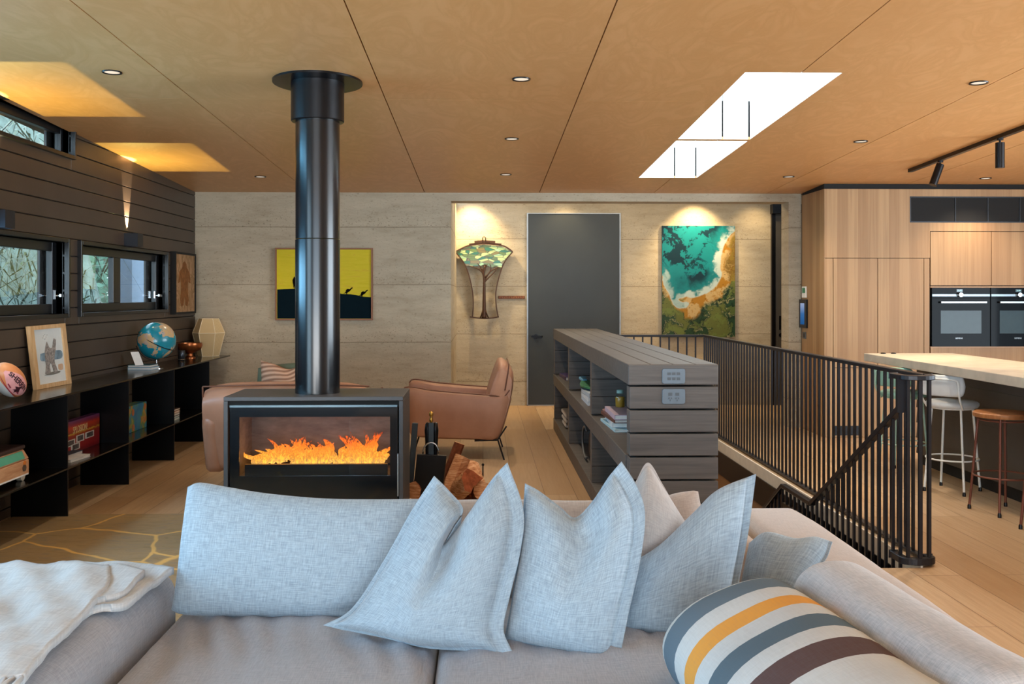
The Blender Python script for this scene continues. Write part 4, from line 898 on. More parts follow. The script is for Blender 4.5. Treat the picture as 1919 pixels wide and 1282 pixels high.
gl = N('stained_glass'); vo = gl.add('ShaderNodeTexVoronoi'); vo.inputs['Scale'].default_value = 15; gl.link(gl.coord((.7, .02, 1.9)), vo.inputs[0]); sr = gl.add('ShaderNodeSeparateColor'); gl.link(vo.outputs['Color'], sr.inputs[0])
vd = gl.add('ShaderNodeTexVoronoi', feature='DISTANCE_TO_EDGE'); vd.inputs['Scale'].default_value = 15; gl.link(gl.coord((.7, .02, 1.9)), vd.inputs[0])
c = gl.ramp(sr.outputs[0], [(0, lin('A9BF78')), (.24, lin('9DB874')), (.38, lin('566E22')), (.56, lin('6E621A')), (.70, lin('1E5E3C')), (.84, lin('8FB88A'))], 'CONSTANT'); c = gl.mix(gl.ramp(vd.outputs[0], [(.02, (1, 1, 1)), (.05, (0, 0, 0))]), c, lin('3B2E1E')); gl.base(c); gl.set(.15, 0, .5)
can = [(95, 335), (170, 296), (250, 266), (430, 246), (635, 266), (715, 298), (765, 335), (715, 400), (672, 470), (640, 520), (560, 505), (520, 525), (440, 480), (390, 500), (330, 505), (215, 500), (165, 430)]
MB().prism([(TP(*p).x, TP(*p).z) for p in can], lambda u, v, d: (u, d, v), TY + .012, TY + .022).build('glass_canopy', gl.m, ts)
q0, q1 = TP(600, 862), TP(920, 897)
pq = thing('carved_plaque', 'narrow carved timber plaque between the tree sculpture and the grey door', 'plaque', ((q0.x + q1.x) / 2, BY, q1.z))
qa = onY(934, 554.5, BY); qb = onY(983.5, 560, BY)
MB().box(qa.x, qb.x, BY - .02, BY, qb.z, qa.z).build('board', plain('carved_wood', '6B3A1C', .5, 0, .4, .4, 60), pq, bevel=.002)
mm = MB(); n_ = 11; zc = (qa.z + qb.z) / 2; hh = (qa.z - qb.z) * .3
for k in range(n_):
    u = qa.x + (qb.x - qa.x) * (k + .7) / (n_ + .4); s_ = (-1) ** k
    mm.bar((u - .006, BY - .021, zc - hh * s_), (u + .006, BY - .021, zc + hh * s_), .005, .004, (0, 1, 0))
mm.build('carving', plain('carving_light', 'A5703C', .5), pq)

# picture in a deep black frame at the end of the dark wall
a = onX(331.5, 471, WX); yA = onX(331.5, 471, WX + .005).y; yB = onX(367, 480, WX + .06).y - .10; zA, zB = onX(349, 588, WX + .05).z, onX(349, 474, WX + .05).z
yA = 9.74; 
bp = thing('bark_picture', 'ochre figure picture in a deep black frame at the end of the dark wall', 'picture', (WX, (yA + 10.42) / 2, zA))
MB().box(WX, WX + .055, yA, yA + .02, zA, zB).box(WX, WX + .055, 10.40, 10.42, zA, zB).box(WX, WX + .055, yA + .02, 10.40, zA, zA + .02).box(WX, WX + .055, yA + .02, 10.40, zB - .02, zB).build('frame', M['black_gap'], bp)
bk = N('ochre_bark'); nz = bk.noise(bk.coord((1, 2.2, 1)), 5, 5, .6, 1.5); bk.base(bk.ramp(nz, [(.3, lin('8A6448')), (.45, lin('A9835F')), (.55, lin('7A5A30')), (.7, lin('B08A68'))])); 
MB().box(WX + .03, WX + .045, yA + .02, 10.40, zA + .02, zB - .02).build('bark_panel', bk.set(.8), bp)
mm = MB(); ym_ = (yA + 10.4) / 2 - .02; zh = zB - zA
mm.lathe([(.001, 0), (.05, .02), (.055, .06), (.03, .1), (.001, .11)], (0, 0, 0), 4); mm.v = []; mm.f = []
body = [(0, .86), (.05, .82), (.06, .76), (.14, .68), (.17, .50), (.12, .52), (.10, .62), (.09, .42), (.12, .22), (.08, .12), (.03, .14), (0, .30), (-.03, .14), (-.08, .12), (-.12, .22), (-.09, .42), (-.10, .62), (-.12, .52), (-.17, .50), (-.14, .68), (-.06, .76), (-.05, .82)]
mm.prism([(ym_ + u * 1.2, zA + zh * v) for u, v in body], lambda u, v, d: (d, u, v), WX + .045, WX + .047); mm.build('painted_figure', plain('brown_ochre', '7A4F2A', .8, 0, .2, .3, 30), bp)

# ------------------------------------------------------------------ low black steel shelf along the dark wall
SX = -2.65; ST = .79; SL = .315
sh = thing('low_shelf', 'long low black steel shelf unit under the left windows', 'shelf', (SX, 7.5, 0))
MB().box(WX, SX, 3.6, 10.52, ST - .012, ST).build('top', M['shelf'], sh)
MB().box(WX, SX, 3.6, 9.735, SL - .01, SL).build('lower_shelf', M['shelf'], sh)
for k in range(6):
    y = 9.735 - 1.097 * k
    if y > 3.6: MB().box(WX + .02, SX - .002, y - .005, y + .005, 0, ST - .012).build('divider', M['shelf_side'], sh)
def book(name, lab, x0, x1, y0, y1, z0, z1, cover, group=None, rot=0, cat='book', page=None):
    c = Vector(((x0 + x1) / 2, (y0 + y1) / 2, z0)); r = thing(name, lab, cat, tuple(c), group)
    t = min(.004, (z1 - z0) * .18)
    MB().box(x0, x1, y0, y1, z0, z0 + t).box(x0, x1, y0, y1, z1 - t, z1).box(x0, x0 + t, y0, y1, z0 + t, z1 - t).build('cover', cover, r)
    MB().box(x0 + t, x1 - .003, y0 + .003, y1 - .003, z0 + t, z1 - t).build('pages', page or M['paper'], r)
    r.rotation_euler = (0, 0, R(rot)); return r
P_ = plain
# football
fc_ = onX(18, 708, SX - .14); ax = Vector((.10, .30, -.62)).normalized(); fb_l, fb_r = .137, .083
ax = (onX(44, 738, SX - .13) - onX(-12, 672, SX - .17)).normalized()
fcn = Vector((SX - .15, onX(17, 707, SX - .15).y, ST + .128)); sdv = (Vector((0, 0, H)) - fcn).normalized(); e1 = (sdv - ax * sdv.dot(ax)).normalized(); e2 = e1.cross(ax)
fb = thing('football', 'pinkish red and white oval football standing at the left end of the shelf', 'football', (fcn.x, fcn.y, ST))
def FB(th, s_, d=0):  # s_ along the axis -1..1
    rr = fb_r * math.sqrt(max(0, 1 - s_ * s_)) ** 1.0; n_ = e1 * math.cos(th) + e2 * math.sin(th); return fcn + ax * fb_l * s_ + n_ * (rr + d)
rows = [[FB(2 * PI * k / 40, -math.cos(PI * i / 28)) for k in range(40)] for i in range(29)]
fm = N('football_leather'); w_ = fm.noise(fm.coord(), 90, 3); fm.base(fm.mix(fm.math('MULTIPLY', w_, .2), lin('D98E5A'), lin('B86A40'))); fm.bump(w_, .2, .002); fm.set(.4)
MB().grid(rows, closed=True).build('ball', fm.m, fb, True)
def patch(t0, t1, s0, s1, d, nm, mat, shape=None):
    rw = []
    for i in range(25):
        s_ = s0 + (s1 - s0) * i / 24; k_ = 1 - abs(2 * i / 24 - 1) ** 2.5 * .75
        rw.append([FB((t0 + t1) / 2 + (t1 - t0) / 2 * k_ * (2 * j / 16 - 1), s_, d) for j in range(17)])
    MB().grid(rw).build(nm, mat, fb, True)
patch(-.42, .92, -.86, .86, .0006, 'pink_panel', P_('football_pink', 'E0A0A0', .4, 0, .4, .2, 12))
patch(-1.3, -.50, -.84, .84, .0006, 'white_panel', P_('football_white', 'C9CCC9', .4)); patch(-.50, -.42, -.86, .86, .0010, 'red_seam', P_('football_red', 'A82840', .4))
fi = P_('football_ink', '3A1420', .5)
mm = MB(); mm.text('SHERRIN', .044, lambda a, b_, c: FB(.42 + b_ / fb_r, max(-.95, min(.95, (a - .012) / fb_l)), .0036 + c * .3), .0006, bold=.0012); mm.build('lettering', fi, fb)
rp = [(-.022, .004), (-.006, .012), (.004, .022), (.010, .020), (.012, .008), (.026, -.004), (.014, -.006), (.004, -.020), (-.002, -.010), (-.014, -.014), (-.006, -.002)]
MB().prism(rp, lambda u, v, d: FB(-.02 + v * 1.3 / fb_r, u * 1.3 / fb_l + .12, d), .0026, .0032).build('kangaroo_emblem', fi, fb)
mm = MB()
for (v0, u0, u1) in ((-.02, -.055, -.02), (-.012, .03, .06)): mm.prism([(u0, v0), (u1, v0 - .004), (u1, v0 + .004), (u0, v0 + .007)], lambda u, v, d: FB(-.02 + v / fb_r, u / fb_l, d), .0022, .0028)
mm.build('emblem_strokes', P_('football_maroon', '8A3040', .5), fb)

# framed drawing leaning on the wall
TLc, TRc, BRc, BLc = onX(50, 612, WX + .03), onX(117, 606, WX + .03), onX(129, 719, WX + .13), onX(64, 731, WX + .13)
BLc = onZ(64, 731, ST); BRc = onZ(129.5, 719, ST); TLc = onX(50, 612, WX + .024); TRc = onX(117.5, 606, WX + .024)
fr_ = thing('framed_drawing', 'pale wood framed animal drawing leaning on the dark wall beside the football', 'framed picture', tuple((BLc + BRc) / 2))
def FP(u, v, d=0):
    nrm = (BRc - BLc).cross(TLc - BLc).normalized(); b_ = BLc.lerp(BRc, u); t_ = TLc.lerp(TRc, u); return b_.lerp(t_, v) + nrm * d
sgn = 1 if (BRc - BLc).cross(TLc - BLc).dot(Vector((0, 0, H)) - BLc) > 0 else -1
def FD(u, v, d): return FP(u, v, d * sgn)
mm = MB(); fu, fv = .10, .065
for (u0, u1, v0, v1) in ((0, 1, 0, fv), (0, 1, 1 - fv, 1), (0, fu, fv, 1 - fv), (1 - fu, 1, fv, 1 - fv)): mm.prism([(u0, v0), (u1, v0), (u1, v1), (u0, v1)], FD, -.008, .020)
pine = N('pine_frame'); nz = pine.noise(pine.coord((20, 20, 3)), 2, 4); pine.base(pine.ramp(nz, [(.3, lin('C49A6A')), (.7, lin('DDBB8E'))])); mm.build('frame', pine.set(.5), fr_)
MB().prism([(fu, fv), (1 - fu, fv), (1 - fu, 1 - fv), (fu, 1 - fv)], FD, -.006, .006).build('paper', P_('drawing_paper', 'D5DAD8', .7, 0, .3, .03), fr_)
def blob(nm, pts, mat, d=.0066):
    P = cr([(a, b_, 0) for a, b_ in pts + [pts[0]]], 40)[:-1]; MB().prism([(p.x, p.y) for p in P], FD, .004, d).build(nm, mat, fr_)
gk = N('drawing_graphite'); nz = gk.noise(gk.coord(), 55, 5, .7, .8); gk.base(gk.ramp(nz, [(.3, lin('4E4C4A')), (.5, lin('8C8682')), (.7, lin('B8B0A8'))])); gk.set(.8)
blob('sea_wash', [(.26, .55), (.55, .57), (.84, .56), (.84, .44), (.55, .43), (.26, .44)], P_('drawing_blue', '7C93A2', .8, 0, .2, .3, 20))
blob('animal', [(.33, .22), (.38, .36), (.36, .5), (.42, .66), (.47, .73), (.50, .64), (.60, .62), (.66, .76), (.72, .74), (.68, .58), (.64, .5), (.62, .38), (.68, .24), (.58, .21), (.53, .38), (.47, .36), (.47, .22)], gk.m, .0072)
blob('ground_shadow', [(.30, .20), (.5, .235), (.74, .235), (.72, .205), (.5, .19)], P_('drawing_shadow', '77766F', .8))
blob('warm_wash', [(.72, .34), (.84, .34), (.83, .25), (.72, .26)], P_('drawing_ochre', 'C9A688', .8))
mm = MB()
for (u, v) in ((.38, .82), (.42, .84), (.36, .79), (.45, .80), (.41, .77), (.48, .83)): mm.prism([(u, v), (u + .02, v + .004), (u + .01, v + .012)], FD, .004, .0068)
mm.build('bird_marks', gk.m, fr_)

# books, card and globe
q = onZ(277, 692, ST)
book('book', 'pale blue hardback at the bottom of the pair under the globe', q.x - .13, q.x + .07, q.y - .10, q.y + .08, ST, ST + .022, P_('book_pale_blue', '9EC0D4', .5), 'books under the globe', -4)
book('book', 'teal hardback on top of the pale blue book by the globe', q.x - .13, q.x + .06, q.y - .10, q.y + .08, ST + .022, ST + .042, P_('book_teal', '3E6A74', .5), 'books under the globe', -4)
q2 = onZ(262, 684, ST + .044); t2 = onX(249, 661, q2.x - .0)
cd = thing('card', 'white card leaning on the books beside the globe', 'card', tuple(q2)); MB().hexa([(q2.x - .02, q2.y - .05, q2.z), (q2.x + .03, q2.y + .0, q2.z), (q2.x + .03, q2.y + .002, q2.z + .003), (q2.x - .02, q2.y - .048, q2.z + .003)], [(q2.x - .06, q2.y - .05, q2.z + .11), (q2.x - .01, q2.y, q2.z + .11), (q2.x - .01, q2.y + .002, q2.z + .112), (q2.x - .06, q2.y - .048, q2.z + .112)]).build('sheet', M['paper'], cd)
gy = onZ(299, 690, ST).y + .06; gxx = SX - .15; gc = onX(293.5, 638.5, gxx); gy = gc.y; gr = onX(328, 638, gxx).y
s_px = F / gc.y; grad = 34.5 / s_px
gb = thing('globe', 'blue desk globe with a metallic meridian on the black shelf', 'globe', (gc.x, gc.y, ST))
gmat = N('globe_map'); nz = gmat.noise(gmat.coord((1, 1, 1)), 7.5, 5, .55, .3); n2 = gmat.noise(gmat.coord((1, 1, 1)), 22, 4)
land = gmat.ramp(nz, [(.52, (0, 0, 0)), (.535, (1, 1, 1))]); lc = gmat.ramp(n2, [(.3, lin('A9A08C')), (.5, lin('C9A877')), (.65, lin('B7A6A0'))]); gmat.base(gmat.mix(land, lin('17879C'), lc)); gmat.set(.22, 0, .6)
rows = [[gc + Vector((math.sin(PI * i / 24) * math.cos(2 * PI * k / 40), math.sin(PI * i / 24) * math.sin(2 * PI * k / 40), math.cos(PI * i / 24))) * grad for k in range(40)] for i in range(25)]
MB().grid(rows, closed=True).build('ball', gmat.m, gb, True)
vx_ = (Vector((0, 0, H)) - gc).normalized(); rt = vx_.cross(Vector((0, 0, 1))).normalized() * -1; rt = Vector((0, 0, 1)).cross(vx_).normalized(); tilt = rt * math.cos(R(-27)) + Vector((0, 0, 1)) * math.sin(R(-27))
nrm = (vx_ * .45 + Vector((0, 0, .89)) + rt * .3).normalized(); u1 = nrm.orthogonal().normalized(); u2 = nrm.cross(u1)
ring = []
mm = MB(); a1 = tilt; b1_ = (vx_ - a1 * vx_.dot(a1)).normalized()
b1_ = (b1_ - Vector((0, 0, .22))).normalized()
MB().tube([gc + (a1 * math.cos(2 * PI * k / 48) + b1_ * math.sin(2 * PI * k / 48)) * (grad + .004) for k in range(48)], .0035, 8, closed=True).build('meridian', M['steel'], gb, True)
arc = [gc + (a1 * 0 + (rt * math.sin(t) * -1 + Vector((0, 0, -1)) * math.cos(t)) * (grad + .009) + vx_ * .0) for t in [R(x) for x in range(-8, 80, 6)]]
MB().tube(arc, .004, 8).build('arm', M['steel'], gb, True)
MB().lathe([(.055, 0), (.055, .005), (.012, .010), (.007, .014), (.007, gc.z - ST - grad - .004)], (gc.x, gc.y, ST), 24).build('stand', M['chrome'], gb, 50)
# pot and copper bowl
q = onZ(340, 676, ST); q.x = min(q.x, SX - .06)
pt = thing('dark_pot', 'small dark metal pot between the globe and the copper bowl', 'pot', tuple(q)); MB().lathe([(.032, 0), (.034, .004), (.028, .015), (.033, .03), (.033, .095), (.030, .10)], q, 24).build('body', P_('pot_dark', '3A3D44', .25, .6), pt, 40); MB().lathe([(.0345, .008), (.036, .012), (.0345, .016)], q, 24).build('silver_band', M['chrome'], pt, 40)
q = onZ(356, 671, ST); q.x = min(q.x, SX - .11)
cb = thing('copper_bowl', 'hammered copper footed bowl on the far end of the shelf', 'bowl', tuple(q)); MB().lathe([(.055, 0), (.055, .008), (.03, .02), (.026, .045), (.06, .06), (.105, .085), (.122, .125), (.118, .15), (.112, .15), (.112, .125), (.09, .09), (.04, .07)], q, 36).build('body', M['copper'], cb, 50)
# string lamp
q = onZ(391, 664, ST); q = Vector((SX - .19, onX(391, 640, SX - .19).y, ST)); sp = F / q.y; h_ = 69 / sp
lp = thing('table_lamp', 'faceted natural string lantern lamp at the far end of the shelf', 'lamp', tuple(q))
rad = [(18 / sp, h_), (29 / sp, h_ * .62), (18.5 / sp, 0)]; nS = 6; rows = []
for (r_, z) in reversed(rad): rows.append([q + Vector((r_ * math.cos(2 * PI * k / nS + .15), r_ * math.sin(2 * PI * k / nS + .15), z + .001)) for k in range(nS)])
stg = N('string_shade'); wv = stg.add('ShaderNodeTexWave'); wv.inputs['Scale'].default_value = 60; wv.bands_direction = 'X'; stg.link(stg.coord((1, 1, .2)), wv.inputs[0]); stg.base(stg.mix(wv.outputs['Fac'], lin('C2A676'), lin('D8C094'))); stg.set(.8, 0, .1)
MB().grid(rows, closed=True).build('string_shade', stg.m, lp)
cord = P_('pale_cord', 'EFE0BE', .7); mm = MB()
for k in range(nS): mm.tube([r_[k] for r_ in rows], .0035, 6)
for r_ in rows: mm.tube(r_, .003, 6, closed=True)
mm.build('wire_frame', cord, lp); lamp('lantern_bulb', 'POINT', q + Vector((0, 0, h_ * .5)), .0, (1, .7, .4))

# things on the lower shelf
def LX(px, py, x): return onX(px, py, x)
yb_ = 9.735 - 3 * 1.097
bx = thing('board_game_box', 'red board game box with photo snapshots standing on the lower shelf', 'game box', (WX + .2, yb_ + .95, SL))
g0, g1 = LX(124, 800, -2.84), LX(186.5, 800, -2.84); GX = -2.86; ga = LX(100, 800, GX).y; gb_ = LX(186.5, 800, GX).y; gt = LX(186.5, 774, GX).z; GT = Vector((GX, 0, gt))
ga = yb_ + .02; 
gm_ = N('game_box_print'); z_ = gm_.add('ShaderNodeSeparateXYZ'); gm_.link(gm_.coord(kind='Generated'), z_.inputs[0]); nz = gm_.noise(gm_.coord((1, 3, 3)), 9, 4, .6, 1)
hv = gm_.math('ADD', z_.outputs[2], gm_.math('MULTIPLY', gm_.math('SUBTRACT', nz, .5), .16))
gm_.base(gm_.ramp(hv, [(0, lin('7A1420')), (.15, lin('A81E22')), (.5, lin('9C2A20')), (.56, lin('B5461A')), (.60, lin('D9B23A')), (.64, lin('A33A1C')), (.80, lin('C8401E')), (.90, lin('8A2A4A')), (1, lin('6E3A6A'))])); gm_.set(.35)
MB().box(GX - .06, GX, ga, gb_, SL, gt).build('box', gm_.m, bx)
hgt = gt - SL; Lg = gb_ - ga
def GP(u, v, d=0): return (GX + d, ga + Lg * u, SL + hgt * v)
mm = MB(); mm.text('SPLOSION!', hgt * .235, lambda a, b_, c: (GX + .0015 + c, gb_ - Lg * .34 + a * 1.0, SL + hgt * .70 + b_ * 1.25), .0008); mm.build('lettering', P_('game_letter', 'F2DDA0', .5), bx)
for (u, v, w_, h_2, nm) in ((.50, .34, .15, .2, 0), (.66, .40, .13, .22, 1), (.82, .41, .15, .2, 2), (.58, .18, .14, .2, 3)):
    w2 = w_ * Lg * .5; h2 = h_2 * hgt * .5; cy, cz2 = ga + Lg * u, SL + hgt * v; f_ = MB().box(GX, GX + .0015 + nm * .0003, cy - w2, cy + w2, cz2 - h2, cz2 + h2).build('photo_border', M['paper'], bx); MB().box(GX + .001, GX + .0022 + nm * .0003, cy - w2 * .72, cy + w2 * .72, cz2 - h2 * .70, cz2 + h2 * .74).build('photo', P_('snapshot', '5E5A5C', .5, 0, .4, .6, 60), f_)
q = LX(150, 858, -2.72)
book('book', 'white book lying flat in front of the red game box', SX - .14, SX - .05, q.y - .16, q.y + .10, SL, SL + .018, P_('book_white', 'D9DCDD', .5), 'flat books by the game box', -6)
book('book', 'dark blue edged book behind the white one, by the red game box', SX - .235, SX - .145, q.y - .08, q.y + .22, SL, SL + .026, P_('book_navy', '39445C', .5), 'flat books by the game box', -3)
# toy camper van
vq = LX(10, 905, -2.82); vy1_ = LX(36, 880, -2.78).y
tv = thing('toy_camper_van', 'wooden toy camper van with a green windscreen on the lower shelf', 'toy', (-2.85, vy1_ - .15, SL)); x0, x1, y0, y1 = -2.93, -2.72, vy1_ - .36, vy1_
y0 = LX(-25, 880, x1).y; zt = SL + .215
vw = N('toy_wood'); nz = vw.noise(vw.coord((30, 4, 30)), 2, 4); vw.base(vw.ramp(nz, [(.3, lin('B98258')), (.7, lin('D6A67C'))])); vw.set(.5)
MB().hexa([(x0, y0, SL + .03), (x1, y0, SL + .03), (x1, y1, SL + .03), (x0, y1, SL + .03)], [(x0, y0, SL + .125), (x1, y0, SL + .125), (x1, y1, SL + .125), (x0, y1, SL + .125)]).build('body', vw.m, tv, bevel=.008)
MB().hexa([(x0, y0, SL + .126), (x1, y0, SL + .126), (x1, y1, SL + .126), (x0, y1, SL + .126)], [(x0 + .02, y0 + .02, zt - .03), (x1 - .02, y0 + .02, zt - .03), (x1 - .02, y1 - .03, zt - .03), (x0 + .02, y1 - .03, zt - .03)]).build('cabin', vw.m, tv, bevel=.006)
MB().soft(x0 + .012, x1 - .012, y0 + .012, y1 - .015, zt - .03, zt, .014, 8).build('roof', P_('toy_roof', '3A2420', .5), tv, True, weld=True)
MB().hexa([(x1 - .001, y0 + .02, SL + .135), (x1 + .002, y0 + .02, SL + .135), (x1 + .002, y1 - .06, SL + .135), (x1 - .001, y1 - .06, SL + .135)], [(x1 - .019, y0 + .03, zt - .035), (x1 - .014, y0 + .03, zt - .035), (x1 - .014, y1 - .065, zt - .035), (x1 - .019, y1 - .065, zt - .035)]).build('windscreen', P_('toy_green_glass', '4FA98A', .15), tv)
mm = MB().cyl((x1 - .002, y1 - .07, SL + .08), (x1 + .006, y1 - .07, SL + .08), .020, n=18); mm.build('headlight', P_('toy_headlight', '5A4A3E', .4), tv, 40); MB().cyl((x1 - .002, y1 - .065, SL + .108), (x1 + .005, y1 - .065, SL + .108), .014, n=16).build('indicator', P_('toy_orange', 'D8792A', .4), tv, 40)
MB().box(x1 - .001, x1 + .004, y0, y1 - .02, SL + .034, SL + .042).build('bumper', M['paper'], tv)
for (a_, b__) in ((x1 - .03, y1 - .05), (x0 + .03, y1 - .05), (x1 - .03, y0 + .05), (x0 + .03, y0 + .05)): MB().cyl((a_ - .015, b__, SL + .03), (a_ + .015, b__, SL + .03), .03, n=18).build('wheel', P_('toy_wheel', 'D9C8B0', .5), tv, 40)
# world map box, card behind it, far books
yb2 = 9.735 - 2 * 1.097
mx_ = -2.82; a = LX(240, 780, mx_); b_ = LX(275, 780, mx_); zt = LX(275, 752, mx_).z
wmx = thing('world_map_box', 'blue box printed with a world map on the lower shelf', 'box', (mx_, (a.y + b_.y) / 2, SL)); wmm = N('world_map_print'); nz = wmm.noise(wmm.coord((1, 1, 1)), 9, 4, .55, .5); wmm.base(wmm.ramp(nz, [(.38, lin('2C7FB0')), (.50, lin('3E93B8')), (.55, lin('6E9A4A')), (.62, lin('C9A24A')), (.70, lin('C2683A'))])); wmm.set(.35)
MB().box(mx_ - .10, mx_, a.y, b_.y, SL, zt).build('box', wmm.m, wmx, bevel=.004)
mm = MB()
for (u, v) in ((.25, .74), (.27, .16), (.90, .82)):
    cy, cz2 = a.y + (b_.y - a.y) * u, SL + (zt - SL) * v; mm.cyl((mx_ + .0005, cy, cz2), (mx_ + .002, cy, cz2), .028, n=18)
mm.build('round_labels', P_('map_orange', 'C9784A', .5), wmx)
q = LX(236, 760, -2.95); ck = thing('tall_card', 'tall white card standing behind the world map box', 'card', (-2.96, q.y + .03, SL)); MB().box(-2.965, -2.955, q.y - .03, q.y + .05, SL, LX(236, 729, -2.96).z).build('sheet', M['paper'], ck)
yb3 = 9.735 - 1.097; cols_ = ('A9CBD0', '4A6670', 'B8B4AC', 'C79A7C', '5A3E30'); q = LX(345, 776, -2.75)
for k, nm in enumerate(('pale aqua book at the bottom of the far pile on the lower shelf', 'slate blue book second from the bottom of the far pile on the lower shelf', 'pale grey book third from the bottom of the far pile on the lower shelf', 'tan book second from the top of the far pile on the lower shelf', 'dark brown book on top of the far pile on the lower shelf')):
    z = SL + .0165 * k; book('book', nm, -2.93 + .01 * (k % 2), -2.71 - .012 * k, yb3 + .06 + .01 * k, yb3 + .36 + .035 * k, z, z + .0155, P_('cover_' + str(k), cols_[k], .5), 'far book pile on the lower shelf', 2 - k)

# ------------------------------------------------------------------ things in the bookcase
MS = .583
def bq(px, py, x): return onX(px, py, x)
q = bq(1160, 800, BX0 + .10); nb_ = ('A9CBD6', 'C7D4DC', '5A3A34', 'B7A6B8', 'C7A0A4')
for k, lab in enumerate(('aqua magazine at the bottom of the near pile in the bookcase', 'white book second in the near pile in the bookcase', 'dark red book in the middle of the near pile in the bookcase', 'mauve book near the top of the near pile in the bookcase')):
    z = MS + (0, .018, .05, .073)[k]; h2 = (.016, .030, .022, .030)[k]; L2 = (.30, .26, .28, .29)[k]
    book('book', lab, BX0 + .045 + .012 * (k % 2), BX0 + .25, 6.62 - L2 * 1.9, 6.62 - .02 * k, z, z + h2, P_('bc_' + str(k), nb_[k], .5), 'near book pile in the bookcase', (2, -2, 3, 0)[k])
pk = thing('pink_dish', 'pink rimmed shallow dish tucked in the near book pile', 'dish', (BX0 + .14, 6.70, MS)); MB().lathe([(.03, 0), (.03, .004), (.07, .03), (.09, .062), (.086, .063), (.066, .034), (.0, .012)], (BX0 + .15, 6.72, MS + .0), 28).build('body', P_('dish_pink', 'D8A6A0', .35), pk, 50)
jz = MS + .104
jr = thing('glass_jar', 'small jar of amber contents on top of the near book pile', 'jar', (BX0 + .15, 6.50, jz)); MB().lathe([(.026, 0), (.03, .006), (.031, .06), (.029, .066), (.0, .066)], (BX0 + .15, 6.50, jz), 24).build('contents', P_('amber', 'C98A22', .4), jr, 50); MB().lathe([(.028, 0), (.033, .006), (.0335, .07), (.022, .092), (.022, .108), (.019, .108), (.019, .09)], (BX0 + .15, 6.50, jz), 24).build('glass', glassy('jar_glass', (.8, .93, .95, 1)), jr, 50)
MB().lathe([(.0215, .0), (.0225, .003), (.0225, .02), (.015, .023)], (BX0 + .15, 6.50, jz + .09), 20).build('lid', P_('jar_lid', '8EB8B4', .4), jr, 50)
by2 = BY0 + bay + .07
for k, (h2, c_, lab) in enumerate(((.03, 'C5CED6', 'pale grey book at the bottom of the middle pile in the bookcase'), (.028, 'D9DDE0', 'white book second in the middle pile in the bookcase'), (.03, 'B3BEC9', 'blue-grey book third in the middle pile in the bookcase'))):
    z = MS + .031 * k; book('book', lab, BX0 + .045, BX0 + .22, by2 + .52, by2 + 1.02 - .03 * k, z, z + h2 - .001, P_('mid_' + str(k), c_, .5), 'middle book pile in the bookcase', k)
gd = thing('green_fan', 'green and blue folded leaf-shaped fan on the middle book pile', 'fan', (BX0 + .16, by2 + .9, MS + .095)); P = cr([(0, 0, 0), (.10, .06, 0), (.28, .09, 0), (.50, .04, 0), (.62, 0, 0), (.46, -.05, 0), (.22, -.07, 0), (0, 0, 0)], 40)[:-1]
MB().prism([(p.x, p.y) for p in P], lambda u, v, d: (BX0 + .10 + v, by2 + .62 + u * 1.15, MS + .105 + d + .03 * u * u), 0, .018).build('leaf', P_('fan_green', '2E6E4A', .5, 0, .4, .5, 30), gd, bevel=.005); MB().prism([(.50, .02), (.68, .03), (.72, 0), (.66, -.03), (.50, -.02)], lambda u, v, d: (BX0 + .09 + v, by2 + .62 + u * 1.15, MS + .115 + d + .03 * u * u), 0, .02).build('tip', P_('fan_blue', '5F9AB8', .5), gd, bevel=.004)
by3 = BY0 + 2 * bay + .07
book('book', 'purple book lying in the far bay of the bookcase', BX0 + .05, BX0 + .2, by3 + .9, by3 + 1.45, MS, MS + .035, P_('purple', '3F2F5E', .5), 'far bay books in the bookcase', 2)
book('book', 'grey-green book behind the purple one in the far bay', BX0 + .22, BX0 + .38, by3 + .9, by3 + 1.4, MS, MS + .05, P_('greygreen', '8A9A86', .5), 'far bay books in the bookcase', 0)
for k, lab in enumerate(('lowest pale rolled cloth on the floor of the far bookcase bay', 'middle pale rolled cloth in the far bookcase bay', 'topmost pale rolled cloth in the far bookcase bay')):
    r_ = thing('rolled_cloth', lab, 'cloth', (BX0 + .18, by3 + 1.1, .118 + .05 * k), 'rolled cloths in the bookcase'); MB().soft(BX0 + .05, BX0 + .22, by3 + .85 - .03 * k, by3 + 1.25 + .06 * k, .119 + .05 * k, .119 + .05 * k + .048, .024, 10).build('roll', M['linen_grey'], r_, True, weld=True)
bs = thing('black_bag', 'black bag with a loop handle in the lower middle bookcase bay', 'bag', (BX0 + .2, by2 + .8, .118)); MB().soft(BX0 + .08, BX0 + .34, by2 + .5, by2 + .85, .119, .36, .05, 10, .02).build('body', P_('bag_black', '17171A', .6), bs, True, weld=True)
MB().tube([(BX0 + .06, by2 + .85 + .22 * math.cos(t), .26 + .12 * math.sin(t)) for t in [R(x) for x in range(-120, 121, 12)]], .009, 8).build('handle', P_('bag_handle', '55585A', .5), bs, True)

